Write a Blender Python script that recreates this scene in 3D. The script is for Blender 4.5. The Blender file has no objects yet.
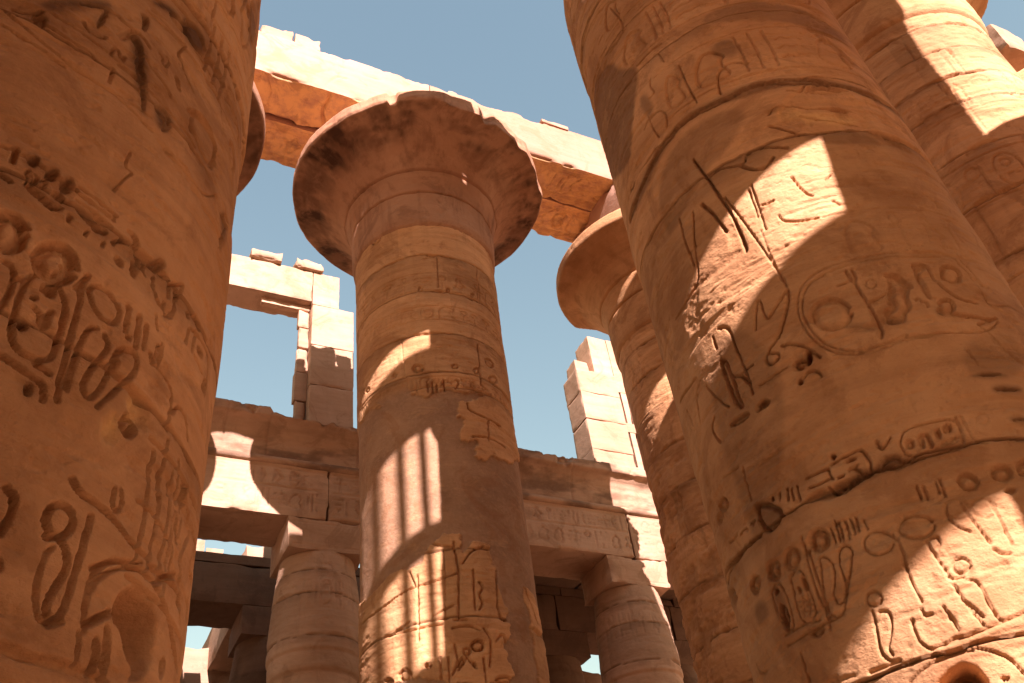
import bpy, math, random
import numpy as np
from mathutils import Matrix, Vector

# ------------------------------------------------------------------ camera, sky, sun, exposure
sc = bpy.context.scene
COL = sc.collection
CAMROT = [[0.8998433744, 0.1948432250, 0.3902794117],
          [-0.4211243271, 0.6213119796, 0.6607766076],
          [-0.1137374286, -0.7589516069, 0.6411366903]]
cam_d = bpy.data.cameras.new('camera'); cam = bpy.data.objects.new('camera', cam_d); COL.objects.link(cam)
R_ = Matrix(CAMROT)
cr = R_.col[0].copy(); cu = -R_.col[1].copy(); cb = -R_.col[2].copy()
cr.normalize(); cb.normalize(); cu = cb.cross(cr); cu.normalize(); cr = cu.cross(cb)
m = Matrix((cr, cu, cb)).transposed().to_4x4(); m.translation = (0, 0, 1.6)
cam.matrix_world = m
cam_d.sensor_width = 36.0; cam_d.lens = 913.19/1024*36
cam_d.clip_start = 0.05; cam_d.clip_end = 3000
sc.camera = cam

SUN = Vector((0.10, 1.0, -0.68))               # direction the light travels
to_sun = (-SUN).normalized()
elev = math.asin(to_sun.z); azim = math.atan2(to_sun.x, to_sun.y)
w = bpy.data.worlds.new('World'); sc.world = w; w.use_nodes = True
nt = w.node_tree; nt.nodes.clear()
wo = nt.nodes.new('ShaderNodeOutputWorld'); bg = nt.nodes.new('ShaderNodeBackground'); sky = nt.nodes.new('ShaderNodeTexSky')
sky.sky_type = 'NISHITA'; sky.sun_disc = False; sky.sun_elevation = elev; sky.sun_rotation = azim
sky.air_density = 2.6; sky.dust_density = 1.0; sky.ozone_density = 0.8; sky.altitude = 100
bg.inputs['Strength'].default_value = 0.048
nt.links.new(sky.outputs[0], bg.inputs[0]); nt.links.new(bg.outputs[0], wo.inputs[0])
sd = bpy.data.lights.new('sun', 'SUN'); sd.energy = 5.0; sd.angle = math.radians(0.42); sd.color = (1.0, 0.85, 0.90)
so = bpy.data.objects.new('sun', sd); COL.objects.link(so)
so.rotation_euler = to_sun.to_track_quat('Z', 'Y').to_euler(); so.location = (0, -20, 60)
sc.view_settings.view_transform = 'Standard'; sc.view_settings.look = 'None'
sc.view_settings.exposure = 1.95; sc.view_settings.gamma = 1.0; sc.view_settings.use_curve_mapping = False
sc.render.engine = 'CYCLES'
sc.cycles.max_bounces = 10; sc.cycles.diffuse_bounces = 8

# ------------------------------------------------------------------ noise
def _h(ix, iy, iz, seed):
    n = (ix.astype(np.int64)*73856093) ^ (iy.astype(np.int64)*19349663) ^ (iz.astype(np.int64)*83492791) ^ (seed*2654435761)
    n = (n ^ (n >> 13)) * 1274126177
    n = n & 0x7fffffff
    n = (n ^ (n >> 15)) * 668265263
    return ((n & 0xffffff) / float(0xffffff))
def vnoise(x, y, z, seed=0):
    ix, iy, iz = np.floor(x), np.floor(y), np.floor(z)
    fx, fy, fz = x-ix, y-iy, z-iz
    fx = fx*fx*(3-2*fx); fy = fy*fy*(3-2*fy); fz = fz*fz*(3-2*fz)
    out = 0
    for a in (0, 1):
        wx = fx if a else 1-fx
        for b in (0, 1):
            wy = fy if b else 1-fy
            for c in (0, 1):
                wz = fz if c else 1-fz
                out = out + wx*wy*wz*_h(ix+a, iy+b, iz+c, seed)
    return out
def fbm(x, y, z, seed=0, o=4, g=.5):
    s = 0; a = 1; t = 0; f = 1
    for k in range(o):
        s = s + a*vnoise(x*f+k*17.3, y*f+k*5.1, z*f-k*9.7, seed+k); t += a; a *= g; f *= 2.03
    return s/t
def sst(a, b, x):
    t = np.clip((x-a)/(b-a), 0, 1); return t*t*(3-2*t)

# ------------------------------------------------------------------ materials
MATS = {}
def stone(name, light, mid, dark, strata=.5, streak=.35, soot_shade=(.075, .035, .02), bump=.5, scale=1.0):
    mt = bpy.data.materials.new(name); mt.use_nodes = True; n = mt.node_tree.nodes; l = mt.node_tree.links
    bs = n['Principled BSDF']; bs.inputs['Roughness'].default_value = .93
    bs.inputs['Specular IOR Level'].default_value = .15
    tc = n.new('ShaderNodeTexCoord')
    def noise(sx, sy, sz, detail=6, rough=.6, sc_=1.0, dist=0):
        mp = n.new('ShaderNodeMapping'); mp.inputs['Scale'].default_value = (sx*scale, sy*scale, sz*scale)
        l.new(tc.outputs['Object'], mp.inputs[0])
        t = n.new('ShaderNodeTexNoise'); t.inputs['Scale'].default_value = sc_; t.inputs['Detail'].default_value = detail
        t.inputs['Roughness'].default_value = rough; t.inputs['Distortion'].default_value = dist
        l.new(mp.outputs[0], t.inputs['Vector']); return t.outputs['Fac']
    def ramp(src, a, b):
        r = n.new('ShaderNodeMapRange'); r.inputs[1].default_value = a; r.inputs[2].default_value = b
        l.new(src, r.inputs[0]); return r.outputs[0]
    def mix(f, a, b, typ='MIX'):
        x = n.new('ShaderNodeMix'); x.data_type = 'RGBA'; x.blend_type = typ
        if isinstance(f, float): x.inputs[0].default_value = f
        else: l.new(f, x.inputs[0])
        for k, v in ((6, a), (7, b)):
            if isinstance(v, tuple): x.inputs[k].default_value = (*v, 1)
            else: l.new(v, x.inputs[k])
        return x.outputs[2]
    def mul(a, k):
        x = n.new('ShaderNodeMath'); x.operation = 'MULTIPLY'; l.new(a, x.inputs[0])
        if isinstance(k, float): x.inputs[1].default_value = k
        else: l.new(k, x.inputs[1])
        return x.outputs[0]
    c = mix(ramp(noise(.55, .55, .7, 5, .6), .35, .68), mid, light)
    c = mix(mul(ramp(noise(.5, .5, 5.5, 6, .65), .45, .75), float(strata)), c, dark)
    c = mix(mul(ramp(noise(3.2, 3.2, .35, 5, .6), .5, .8), float(streak)), c, dark)
    c = mix(mul(ramp(noise(1.7, 1.7, 1.7, 8, .7, dist=.8), .55, .72), .45), c, light)
    c = mix(mul(ramp(noise(22, 22, 22, 4, .7), .58, .8), .35), c, dark)
    c = mix(mul(ramp(noise(60, 60, 60, 3, .7), .6, .75), .25), c, light)
    at = n.new('ShaderNodeAttribute'); at.attribute_name = 'stain'
    c = mix(mul(at.outputs['Fac'], ramp(noise(6, 6, 6, 5, .65), .05, .4)), c, soot_shade)
    ap = n.new('ShaderNodeAttribute'); ap.attribute_name = 'pale'
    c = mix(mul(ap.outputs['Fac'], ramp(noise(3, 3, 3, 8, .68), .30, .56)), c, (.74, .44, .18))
    am = n.new('ShaderNodeAttribute'); am.attribute_name = 'mortar'
    mc = mix(ramp(noise(1.1, 1.1, 1.6, 7, .65), .35, .65), (.21, .115, .068), (.35, .20, .115))
    mc = mix(mul(ramp(noise(14, 14, 14, 5, .7), .45, .75), .5), mc, (.42, .25, .17))
    c = mix(mul(am.outputs['Fac'], .85), c, mc)
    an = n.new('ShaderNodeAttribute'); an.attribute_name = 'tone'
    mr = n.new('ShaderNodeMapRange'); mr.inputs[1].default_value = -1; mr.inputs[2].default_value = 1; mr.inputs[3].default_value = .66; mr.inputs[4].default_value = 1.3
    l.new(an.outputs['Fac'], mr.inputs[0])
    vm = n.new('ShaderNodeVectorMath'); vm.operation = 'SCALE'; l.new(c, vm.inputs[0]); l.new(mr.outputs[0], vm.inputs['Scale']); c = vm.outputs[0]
    # broad weathering: rain-washed pale areas and dark desert patina, hard and soft edges
    pt = mul(ramp(noise(.8, .8, .8, 9, .68, dist=1.5), .52, .60), .42)
    c = mix(pt, c, dark)
    pt2 = mul(ramp(noise(1.3, 1.3, 2.6, 9, .7, dist=.6), .56, .66), .30)
    c = mix(pt2, c, light)
    l.new(c, bs.inputs['Base Color'])
    b1 = n.new('ShaderNodeBump'); b1.inputs['Strength'].default_value = bump; b1.inputs['Distance'].default_value = .012
    l.new(noise(28, 28, 34, 6, .7), b1.inputs['Height'])
    b2 = n.new('ShaderNodeBump'); b2.inputs['Strength'].default_value = bump*.8; b2.inputs['Distance'].default_value = .03
    l.new(noise(6, 6, 10, 6, .65), b2.inputs['Height']); l.new(b1.outputs[0], b2.inputs['Normal'])
    l.new(b2.outputs[0], bs.inputs['Normal'])
    MATS[name] = mt; return mt
M_COL = stone('column sandstone', (.62, .34, .165), (.47, .232, .10), (.25, .105, .042), bump=.85)
M_CAP = stone('weathered capital sandstone', (.47, .255, .15), (.36, .175, .095), (.17, .075, .04), strata=.2, streak=.75)
M_BEAM = stone('architrave sandstone', (.46, .262, .178), (.40, .215, .135), (.30, .14, .07), strata=.35, streak=.2)
M_WALL = stone('clerestory sandstone', (.46, .285, .188), (.37, .215, .13), (.23, .125, .07), strata=.4, streak=.25)
M_SHADED = stone('shade-darkened aisle sandstone', (.21, .12, .075), (.16, .09, .055), (.10, .055, .035), strata=.4, streak=.4)  # wall stone with lowered albedo, painting in the shade of the far bays
def sand():
    mt = bpy.data.materials.new('sand'); mt.use_nodes = True; n = mt.node_tree.nodes; l = mt.node_tree.links
    bs = n['Principled BSDF']; bs.inputs['Roughness'].default_value = .95
    t = n.new('ShaderNodeTexNoise'); t.inputs['Scale'].default_value = 1.3; t.inputs['Detail'].default_value = 8
    tc = n.new('ShaderNodeTexCoord'); l.new(tc.outputs['Object'], t.inputs['Vector'])
    r = n.new('ShaderNodeValToRGB'); r.color_ramp.elements[0].color = (.36, .23, .13, 1); r.color_ramp.elements[1].color = (.48, .32, .19, 1)
    r.color_ramp.elements[0].position = .3; r.color_ramp.elements[1].position = .7
    l.new(t.outputs['Fac'], r.inputs[0]); l.new(r.outputs[0], bs.inputs['Base Color'])
    b = n.new('ShaderNodeBump'); b.inputs['Strength'].default_value = .5; b.inputs['Distance'].default_value = .05
    l.new(t.outputs['Fac'], b.inputs['Height']); l.new(b.outputs[0], bs.inputs['Normal'])
    return mt
M_SAND = sand()

# ------------------------------------------------------------------ mesh helpers
class MB:
    def __init__(s): s.v = []; s.f = []; s.n = 0; s.at = {}
    def grid(s, P, wrap=False, flip=False, **at):
        """P: (nr, nc, 3)"""
        nr, nc = P.shape[:2]; base = s.n
        s.v.append(P.reshape(-1, 3)); s.n += nr*nc
        r = np.arange(nr-1)[:, None]; c = np.arange(nc if wrap else nc-1)[None, :]
        c2 = (c+1) % nc
        q = np.stack([r*nc+c, r*nc+c2, (r+1)*nc+c2, (r+1)*nc+c], -1).reshape(-1, 4)+base
        if flip: q = q[:, ::-1]
        s.f.append(q)
        for k in ('stain', 'pale', 'mortar', 'tone'):
            a = at.get(k); s.at.setdefault(k, []).append(np.zeros(nr*nc) if a is None else np.asarray(a, float).reshape(-1))
    def build(s, name, mat, parent=None, smooth=True, loc=None):
        v = np.concatenate(s.v).astype(np.float32); f = np.concatenate(s.f).astype(np.int32)
        if loc is not None: v = v-np.array(loc, np.float32)
        me = bpy.data.meshes.new(name)
        me.vertices.add(len(v)); me.vertices.foreach_set('co', v.ravel())
        me.loops.add(f.size); me.loops.foreach_set('vertex_index', f.ravel())
        me.polygons.add(len(f)); me.polygons.foreach_set('loop_start', np.arange(0, f.size, 4, dtype=np.int32))
        try: me.polygons.foreach_set('loop_total', np.full(len(f), 4, np.int32))
        except Exception: pass
        me.polygons.foreach_set('use_smooth', np.full(len(f), smooth, bool))
        for k, a in s.at.items():
            a = np.concatenate(a)
            if a.any():
                t = me.attributes.new(k, 'FLOAT', 'POINT'); t.data.foreach_set('value', a.astype(np.float32))
        me.update(calc_edges=True); me.validate()
        me.materials.append(mat)
        o = bpy.data.objects.new(name, me); COL.objects.link(o)
        if parent is not None: o.parent = parent
        return o
def thing(name, loc, label, cat, group=None):
    o = bpy.data.objects.new(name, None); COL.objects.link(o); o.location = loc; o.empty_display_size = .3
    return tag(o, label, cat, group)
def tag(o, label, cat, group=None):
    o['label'] = label; o['category'] = cat
    if group: o['group'] = group
    return o
def place(o, loc):
    o.location = loc; return o

# ------------------------------------------------------------------ carving rasteriser: (u, v) = metres on the surface
def chaikin(p, closed):
    p = np.array(p, float)
    if len(p) < 3: return p
    for _ in range(2):
        if closed:
            q = np.roll(p, -1, 0); p = np.stack([.75*p+.25*q, .25*p+.75*q], 1).reshape(-1, 2)
        else:
            a, b = p[:-1], p[1:]; m_ = np.stack([.75*a+.25*b, .25*a+.75*b], 1).reshape(-1, 2)
            p = np.concatenate([p[:1], m_, p[-1:]])
    return p
def seg_dist(U, V, p, closed):
    D = np.full(U.shape, 1e9); ins = np.zeros(U.shape, bool)
    q = np.concatenate([p, p[:1]]) if closed else p
    for (x0, y0), (x1, y1) in zip(q[:-1], q[1:]):
        dx, dy = x1-x0, y1-y0; L = dx*dx+dy*dy+1e-12
        t = np.clip(((U-x0)*dx+(V-y0)*dy)/L, 0, 1)
        D = np.minimum(D, (U-x0-t*dx)**2+(V-y0-t*dy)**2)
        if closed:
            c = ((y0 > V) != (y1 > V)) & (U < dx*(V-y0)/(dy+1e-12)+x0); ins ^= c
    return np.sqrt(D), ins
def carve(us, vs, prims, gain=1.0):
    """returns depth, stain, pale, rough arrays on the grid vs x us"""
    C = np.zeros((len(vs), len(us))); S = np.zeros_like(C); Pl = np.zeros_like(C); Rg = np.zeros_like(C)
    for k, wd, d, pts in prims:
        closed = k != 'g'
        p = chaikin(pts, closed)
        if closed and len(p) < 3: continue
        mg = .12
        i0, i1 = np.searchsorted(us, [p[:, 0].min()-mg, p[:, 0].max()+mg])
        j0, j1 = np.searchsorted(vs, [p[:, 1].min()-mg, p[:, 1].max()+mg])
        if i1-i0 < 2 or j1-j0 < 2: continue
        U, V = np.meshgrid(us[i0:i1], vs[j0:j1])
        D, ins = seg_dist(U, V, p, closed)
        D = D+((vnoise(U*16, V*16, U*0, 7)-.5)*.008+(vnoise(U*5, V*5, U*0, 8)-.5)*.008)*(.5 if k == 'g' and wd < .03 else 1)
        sl = (slice(j0, j1), slice(i0, i1))
        if k == 'g':
            C[sl] = np.maximum(C[sl], gain*d*(1-sst(wd*.28, wd*.5+.004, D)))
        elif k == 'p':
            sd_ = np.where(ins, D, -D)
            prof = sst(-.004, .007, sd_)
            if d < 0: C[sl] += d*sst(-.02, .06, sd_)
            elif d < .11: C[sl] = np.maximum(C[sl], gain*d*prof*(1-.9*sst(.010, .06, sd_)))
            else: C[sl] = np.maximum(C[sl], d*sst(-.004, min(.09, max(.02, float(sd_.max())*.6)), sd_))
        elif k == 's':
            sd_ = np.where(ins, D, -D); e = sst(-.05, .04, sd_)
            if d > 0: S[sl] = np.maximum(S[sl], d*e)
            else: Pl[sl] = np.maximum(Pl[sl], -d*e)
        elif k == 'r':
            sd_ = np.where(ins, D, -D); Rg[sl] = np.maximum(Rg[sl], d*sst(-.03, .03, sd_))
    return C, S, Pl, Rg
def ell(cx, cy, a, b, n=12, rot=0):
    c, s = math.cos(rot), math.sin(rot)
    return [(cx+a*math.cos(t)*c-b*math.sin(t)*s, cy+a*math.cos(t)*s+b*math.sin(t)*c) for t in [2*math.pi*k/n for k in range(n)]]
def random_glyphs(rng, u0, u1, v0, v1, cell, d=.02):
    """one frieze of picture signs between u0..u1"""
    out = []; h = v1-v0; u = u0
    out.append(('g', .02, d, [(u0, v0), ((u0+u1)/2, v0), (u1, v0)])); out.append(('g', .02, d, [(u0, v1), ((u0+u1)/2, v1), (u1, v1)]))
    while u < u1-cell*.6:
        wd = cell*rng.uniform(.6, 1.3); a = u+.1*wd; b = u+.9*wd; m_ = (a+b)/2; k = rng.randrange(9)
        def Y(t): return v0+h*(.08+.84*t)
        if k == 0: out.append(('p', 0, d*1.3, ell(m_, Y(.75), wd*.3, h*.16))); out.append(('g', .025, d, [(m_, Y(0)), (m_, Y(.5))]))
        elif k == 1:
            for q in (.2, .45, .7): out.append(('g', .02, d, [(a, Y(q)), (a+wd*.2, Y(q+.08)), (a+wd*.4, Y(q)), (a+wd*.6, Y(q+.08)), (b, Y(q))]))
        elif k == 2: out.append(('p', 0, d*1.3, [(a, Y(.1)), (a+wd*.25, Y(.5)), (a+wd*.15, Y(.85)), (a+wd*.4, Y(.95)), (a+wd*.5, Y(.6)), (b, Y(.35)), (a+wd*.5, Y(.3)), (a+wd*.5, Y(.02)), (a+wd*.35, Y(.02)), (a+wd*.3, Y(.3))]))
        elif k == 3:
            for q in (.15, .5, .85): out.append(('g', .03, d, [(u+wd*q, Y(0)), (u+wd*q+.02, Y(.5)), (u+wd*q, Y(1))]))
        elif k == 4: out.append(('g', .025, d, ell(m_, Y(.5), wd*.33, h*.4)+[(m_+wd*.33, Y(.5))])); out.append(('p', 0, d, ell(m_, Y(.7), wd*.15, h*.1))); out.append(('g', .02, d, [(m_-wd*.15, Y(.4)), (m_+wd*.15, Y(.35))]))
        elif k == 5: out.append(('p', 0, d*1.3, [(a, Y(.6)), (a+wd*.2, Y(.5)), (b-wd*.2, Y(.5)), (b, Y(.6))])); out.append(('p', 0, d, ell(m_, Y(.25), wd*.2, h*.1))); out.append(('g', .03, d, [(a, Y(.85)), (b, Y(.85))]))
        elif k == 6: out.append(('g', .03, d, [(a, Y(0)), (a, Y(.9)), (m_, Y(1)), (b, Y(.8)), (m_, Y(.5)), (b, Y(0))]))
        elif k == 7: out.append(('g', .025, d, ell(m_, Y(.8), wd*.15, h*.14)+[(m_+wd*.15, Y(.8))])); out.append(('g', .035, d, [(m_, Y(.65)), (m_, Y(0))])); out.append(('g', .03, d, [(a, Y(.55)), (b, Y(.55))]))
        else: out.append(('p', 0, d*1.4, [(a, Y(0)), (a+wd*.1, Y(.6)), (m_, Y(.95)), (b, Y(.6)), (b-wd*.2, Y(.45)), (b, Y(0))]))
        u += wd
    return out
CARV_N1 = [
('g',0.0112,0.02,[(0.191,6.314),(0.376,6.195),(0.561,6.121),(0.747,6.116),(0.899,6.106),(1.097,6.061)]),
('g',0.0112,0.02,[(0.722,6.11),(0.892,6.14),(1.078,6.164)]),
('g',0.0112,0.02,[(0.419,6.479),(0.578,6.465),(0.753,6.436),(0.898,6.427),(1.032,6.411)]),
('g',0.0112,0.02,[(0.223,6.168),(0.389,6.133),(0.555,6.094)]),
('g',0.021,0.03,[(0.532,6.706),(0.609,6.782),(0.721,6.845),(0.786,6.804),(0.889,6.826)]),
('g',0.021,0.03,[(0.242,6.369),(0.284,6.373),(0.368,6.451)]),
('g',0.021,0.03,[(0.421,6.357),(0.517,6.343),(0.615,6.337),(0.672,6.338),(0.687,6.295)]),
('g',0.021,0.03,[(0.576,6.577),(0.606,6.518),(0.672,6.512),(0.709,6.566)]),
('g',0.021,0.03,[(0.766,6.44),(0.766,6.518),(0.796,6.544),(0.818,6.478)]),
('g',0.021,0.03,[(0.798,6.343),(0.793,6.187)]),
('g',0.021,0.03,[(0.839,6.469),(0.844,6.521)]),
('p',0,0.035,[(0.325,6.388),(0.391,6.45),(0.414,6.362),(0.398,6.302),(0.357,6.289)]),
('p',0,0.035,[(0.783,6.62),(0.79,6.7),(0.834,6.787),(0.907,6.765),(0.954,6.681),(0.958,6.569),(1.008,6.471),(1.034,6.197),(1.011,6.149),(0.975,6.386),(0.916,6.494),(0.915,6.631),(0.845,6.721),(0.808,6.639)]),
('p',0,0.035,[(0.641,6.605),(0.654,6.751),(0.679,6.843),(0.69,6.782),(0.667,6.611)]),
('p',0,0.035,[(0.885,7.034),(0.919,7.055),(0.94,6.931),(0.899,6.902)]),
('s',0,0.75,[(0.32,6.519),(0.691,6.933),(0.684,6.812),(0.609,6.782),(0.503,6.601),(0.408,6.479)]),
('s',0,0.75,[(0.835,6.781),(0.927,6.79),(1.019,6.485),(1.02,6.181),(0.916,6.494)]),
('s',0,0.5,[(0.641,6.605),(0.654,6.751),(0.679,6.843),(0.69,6.782),(0.667,6.611)]),
('s',0,0.5,[(0.321,6.406),(0.393,6.465),(0.416,6.352),(0.357,6.285)]),
('g',0.021,0.03,[(0.823,6.406),(0.973,6.407),(1.106,6.413),(1.224,6.381),(1.371,6.387),(1.462,6.357)]),
('g',0.021,0.03,[(0.959,6.664),(1.073,6.598),(1.194,6.545)]),
('g',0.021,0.03,[(0.882,7.017),(0.917,7.001),(0.911,6.893)]),
('g',0.021,0.03,[(0.779,6.651),(0.841,6.801),(0.915,6.823),(0.973,6.777)]),
('g',0.0105,0.025,[(0.926,7.144),(1.033,7.137),(1.152,7.123),(1.241,7.16),(1.196,7.044),(1.187,6.98),(1.245,6.948),(1.284,6.853),(1.374,6.806)]),
('g',0.0105,0.025,[(1.727,7.325),(1.878,7.329),(2.021,7.342),(2.162,7.213)]),
('g',0.0105,0.025,[(1.314,7.201),(1.505,7.189),(1.649,7.136),(1.749,6.971)]),
('g',0.0105,0.025,[(1.101,6.85),(1.133,6.832),(1.118,6.752),(1.085,6.732),(1.082,6.8),(1.053,6.81)]),
('g',0.0105,0.025,[(1.396,7.698),(1.402,7.992)]),
('p',0,0.03,[(1.169,7.389),(1.243,7.474),(1.343,7.461),(1.412,7.373),(1.504,7.348),(1.634,7.378),(1.727,7.325),(1.605,7.256),(1.432,7.267),(1.313,7.211),(1.216,7.242)]),
('p',0,0.03,[(1.185,6.757),(1.222,6.781),(1.265,6.66),(1.224,6.654)]),
('p',0,0.03,[(1.073,6.308),(1.134,6.359),(1.239,6.355),(1.219,6.203),(1.152,6.115),(1.175,6.236),(1.104,6.236)]),
('s',0,0.8,[(1.152,7.364),(1.243,7.474),(1.354,7.476),(1.431,7.347),(1.313,7.211),(1.207,7.229)]),
('s',0,0.8,[(0.898,7.211),(1.016,7.353),(1.154,7.353),(1.064,7.288)]),
('s',0,0.8,[(0.88,7.028),(0.931,7.02),(0.918,6.901)]),
('s',0,0.8,[(0.858,6.702),(0.939,6.781),(1.003,6.51),(1.035,6.156),(1.006,6.144),(0.996,6.368),(0.912,6.489)]),
('s',0,0.8,[(1.07,6.325),(1.243,6.383),(1.219,6.203),(1.126,6.116)]),
('s',0,0.45,[(1.431,7.347),(1.629,7.398),(1.727,7.325),(1.558,7.24)]),
('s',0,0.45,[(1.846,8.765),(2.317,9.608),(2.062,8.398),(1.954,8.287)]),
('p',0,0.05,[(1.367,6.626),(1.446,6.687),(1.599,6.716),(1.722,6.682),(1.74,6.537),(1.694,6.379),(1.578,6.359),(1.464,6.419),(1.384,6.482)]),
('g',0.035,0.04,[(1.353,6.587),(1.456,6.7),(1.615,6.715),(1.712,6.648),(1.733,6.497)]),
('p',0,0.03,[(1.867,6.924),(1.942,7.035),(2.035,6.985),(2.121,6.836),(1.97,6.792)]),
('g',0.0084,0.02,[(1.005,5.78),(0.99,5.67),(1.011,5.636),(1.048,5.637),(1.005,5.558),(0.964,5.414)]),
('g',0.0084,0.02,[(1.206,6.017),(1.387,6.02),(1.557,6.031),(1.663,6.099),(1.756,6.226)]),
('g',0.0084,0.02,[(1.221,6.034),(1.411,6.068)]),
('g',0.0084,0.02,[(1.673,6.333),(1.796,6.305),(1.918,6.316),(1.996,6.233),(1.931,6.047)]),
('g',0.0084,0.02,[(1.921,6.87),(2.065,6.906),(2.062,6.759)]),
('g',0.0084,0.02,[(1.03,5.093),(1.06,5.144),(1.107,5.161)]),
('p',0,0.035,[(1.846,6.14),(1.94,6.256),(2.018,6.235),(2.012,6.166),(1.921,6.15)]),
('p',0,0.035,[(1.359,5.195),(1.352,5.168),(1.339,5.143),(1.323,5.125),(1.306,5.116),(1.294,5.12),(1.286,5.134),(1.286,5.156),(1.293,5.182),(1.305,5.206),(1.321,5.225),(1.338,5.234),(1.352,5.232),(1.359,5.218)]),
('p',0,0.035,[(1.102,5.035),(1.113,5.026),(1.119,5.015),(1.12,5.003),(1.115,4.993),(1.105,4.987),(1.092,4.986),(1.079,4.991),(1.068,4.999),(1.062,5.011),(1.062,5.022),(1.066,5.032),(1.076,5.038),(1.089,5.039)]),
('p',0,0.035,[(1.205,5.058),(1.21,5.035),(1.21,5.012),(1.204,4.995),(1.195,4.986),(1.184,4.988),(1.173,5),(1.165,5.019),(1.16,5.042),(1.16,5.064),(1.165,5.082),(1.174,5.09),(1.185,5.089),(1.196,5.077)]),
('p',0,0.035,[(1.099,5.235),(1.15,5.24),(1.176,5.19),(1.17,5.144),(1.138,5.188)]),
('p',0,0.035,[(1.304,5.094),(1.328,5.107),(1.339,5.014),(1.319,4.998)]),
('g',0.0175,0.03,[(1.234,5.144),(1.247,5.044),(1.172,5.137)]),
('g',0.0175,0.03,[(1.362,5.162),(1.434,5.145),(1.447,5.061)]),
('g',0.0175,0.03,[(1.443,5.153),(1.5,5.188),(1.545,5.245),(1.519,5.107)]),
('g',0.0175,0.03,[(1.339,5.014),(1.374,4.978)]),
('g',0.0175,0.03,[(1.92,5.925),(1.939,6.025)]),
('s',0,0.6,[(1.846,6.14),(1.962,6.28),(2.038,6.194),(1.957,5.904),(1.928,6.054)]),
('s',0,0.6,[(1.356,5.206),(1.356,5.186),(1.35,5.164),(1.337,5.144),(1.323,5.131),(1.308,5.127),(1.296,5.132),(1.289,5.145),(1.289,5.165),(1.295,5.186),(1.307,5.205),(1.321,5.219),(1.337,5.224),(1.349,5.219)]),
('g',0.0245,0.035,[(0.421,5.293),(0.459,5.296),(0.482,5.322),(0.486,5.26),(0.486,5.219)]),
('g',0.0245,0.035,[(0.519,5.293),(0.57,5.291),(0.647,5.271),(0.736,5.263),(0.782,5.261)]),
('g',0.0245,0.035,[(0.462,5.114),(0.504,5.097)]),
('p',0,0.045,[(0.589,5.307),(0.59,5.288),(0.586,5.27),(0.578,5.255),(0.568,5.247),(0.557,5.247),(0.548,5.255),(0.542,5.27),(0.54,5.288),(0.544,5.306),(0.552,5.321),(0.562,5.329),(0.573,5.329),(0.583,5.321)]),
('p',0,0.045,[(0.681,5.258),(0.673,5.237),(0.663,5.222),(0.651,5.216),(0.64,5.22),(0.633,5.233),(0.63,5.253),(0.633,5.275),(0.64,5.296),(0.651,5.311),(0.663,5.317),(0.673,5.313),(0.681,5.3),(0.684,5.28)]),
('p',0,0.045,[(0.765,5.26),(0.761,5.235),(0.753,5.215),(0.743,5.202),(0.731,5.199),(0.721,5.206),(0.715,5.223),(0.713,5.245),(0.716,5.269),(0.724,5.29),(0.735,5.303),(0.746,5.307),(0.756,5.299),(0.763,5.282)]),
('p',0,0.045,[(0.554,5.134),(0.595,5.13),(0.671,5.114),(0.726,5.103),(0.753,5.108),(0.742,5.079),(0.704,5.058),(0.639,5.066),(0.583,5.093)]),
('p',0,0.045,[(0.748,5.156),(0.743,5.146),(0.732,5.139),(0.719,5.137),(0.705,5.14),(0.693,5.146),(0.686,5.156),(0.685,5.167),(0.69,5.176),(0.7,5.183),(0.713,5.185),(0.727,5.182),(0.739,5.176),(0.747,5.166)]),
('p',0,0.045,[(0.791,5.163),(0.839,5.156),(0.917,5.133),(0.993,5.135),(0.986,5.108),(0.938,5.089),(0.875,5.098),(0.822,5.126)]),
('p',0,0.045,[(0.568,5.198),(0.568,5.188),(0.567,5.178),(0.564,5.173),(0.561,5.171),(0.558,5.174),(0.555,5.182),(0.553,5.191),(0.553,5.202),(0.554,5.211),(0.556,5.217),(0.56,5.218),(0.563,5.215),(0.566,5.208)]),
('p',0,0.045,[(0.604,5.186),(0.604,5.175),(0.603,5.166),(0.6,5.161),(0.597,5.159),(0.594,5.162),(0.591,5.169),(0.589,5.179),(0.589,5.19),(0.59,5.199),(0.593,5.205),(0.596,5.206),(0.599,5.203),(0.602,5.196)]),
('p',0,0.045,[(0.643,5.182),(0.643,5.171),(0.642,5.162),(0.639,5.156),(0.636,5.154),(0.633,5.157),(0.63,5.165),(0.628,5.174),(0.628,5.185),(0.629,5.194),(0.632,5.2),(0.635,5.202),(0.639,5.199),(0.641,5.191)]),
('p',0,0.045,[(0.803,5.076),(0.803,5.064),(0.801,5.054),(0.798,5.047),(0.794,5.045),(0.79,5.048),(0.787,5.056),(0.785,5.066),(0.785,5.078),(0.787,5.088),(0.79,5.095),(0.794,5.098),(0.798,5.094),(0.801,5.087)]),
('p',0,0.045,[(0.901,5.05),(0.9,5.041),(0.899,5.033),(0.895,5.027),(0.892,5.025),(0.888,5.027),(0.885,5.033),(0.884,5.041),(0.884,5.05),(0.886,5.058),(0.889,5.064),(0.893,5.066),(0.897,5.064),(0.899,5.059)]),
('p',0,0.045,[(0.995,5.048),(0.995,5.037),(0.993,5.028),(0.989,5.021),(0.985,5.019),(0.982,5.021),(0.979,5.028),(0.977,5.037),(0.977,5.048),(0.98,5.058),(0.983,5.064),(0.987,5.067),(0.991,5.064),(0.994,5.058)]),
('s',0,0.65,[(0.589,5.307),(0.59,5.29),(0.586,5.272),(0.578,5.258),(0.567,5.25),(0.557,5.249),(0.547,5.256),(0.542,5.27),(0.541,5.287),(0.545,5.304),(0.552,5.318),(0.563,5.326),(0.574,5.327),(0.583,5.32)]),
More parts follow.
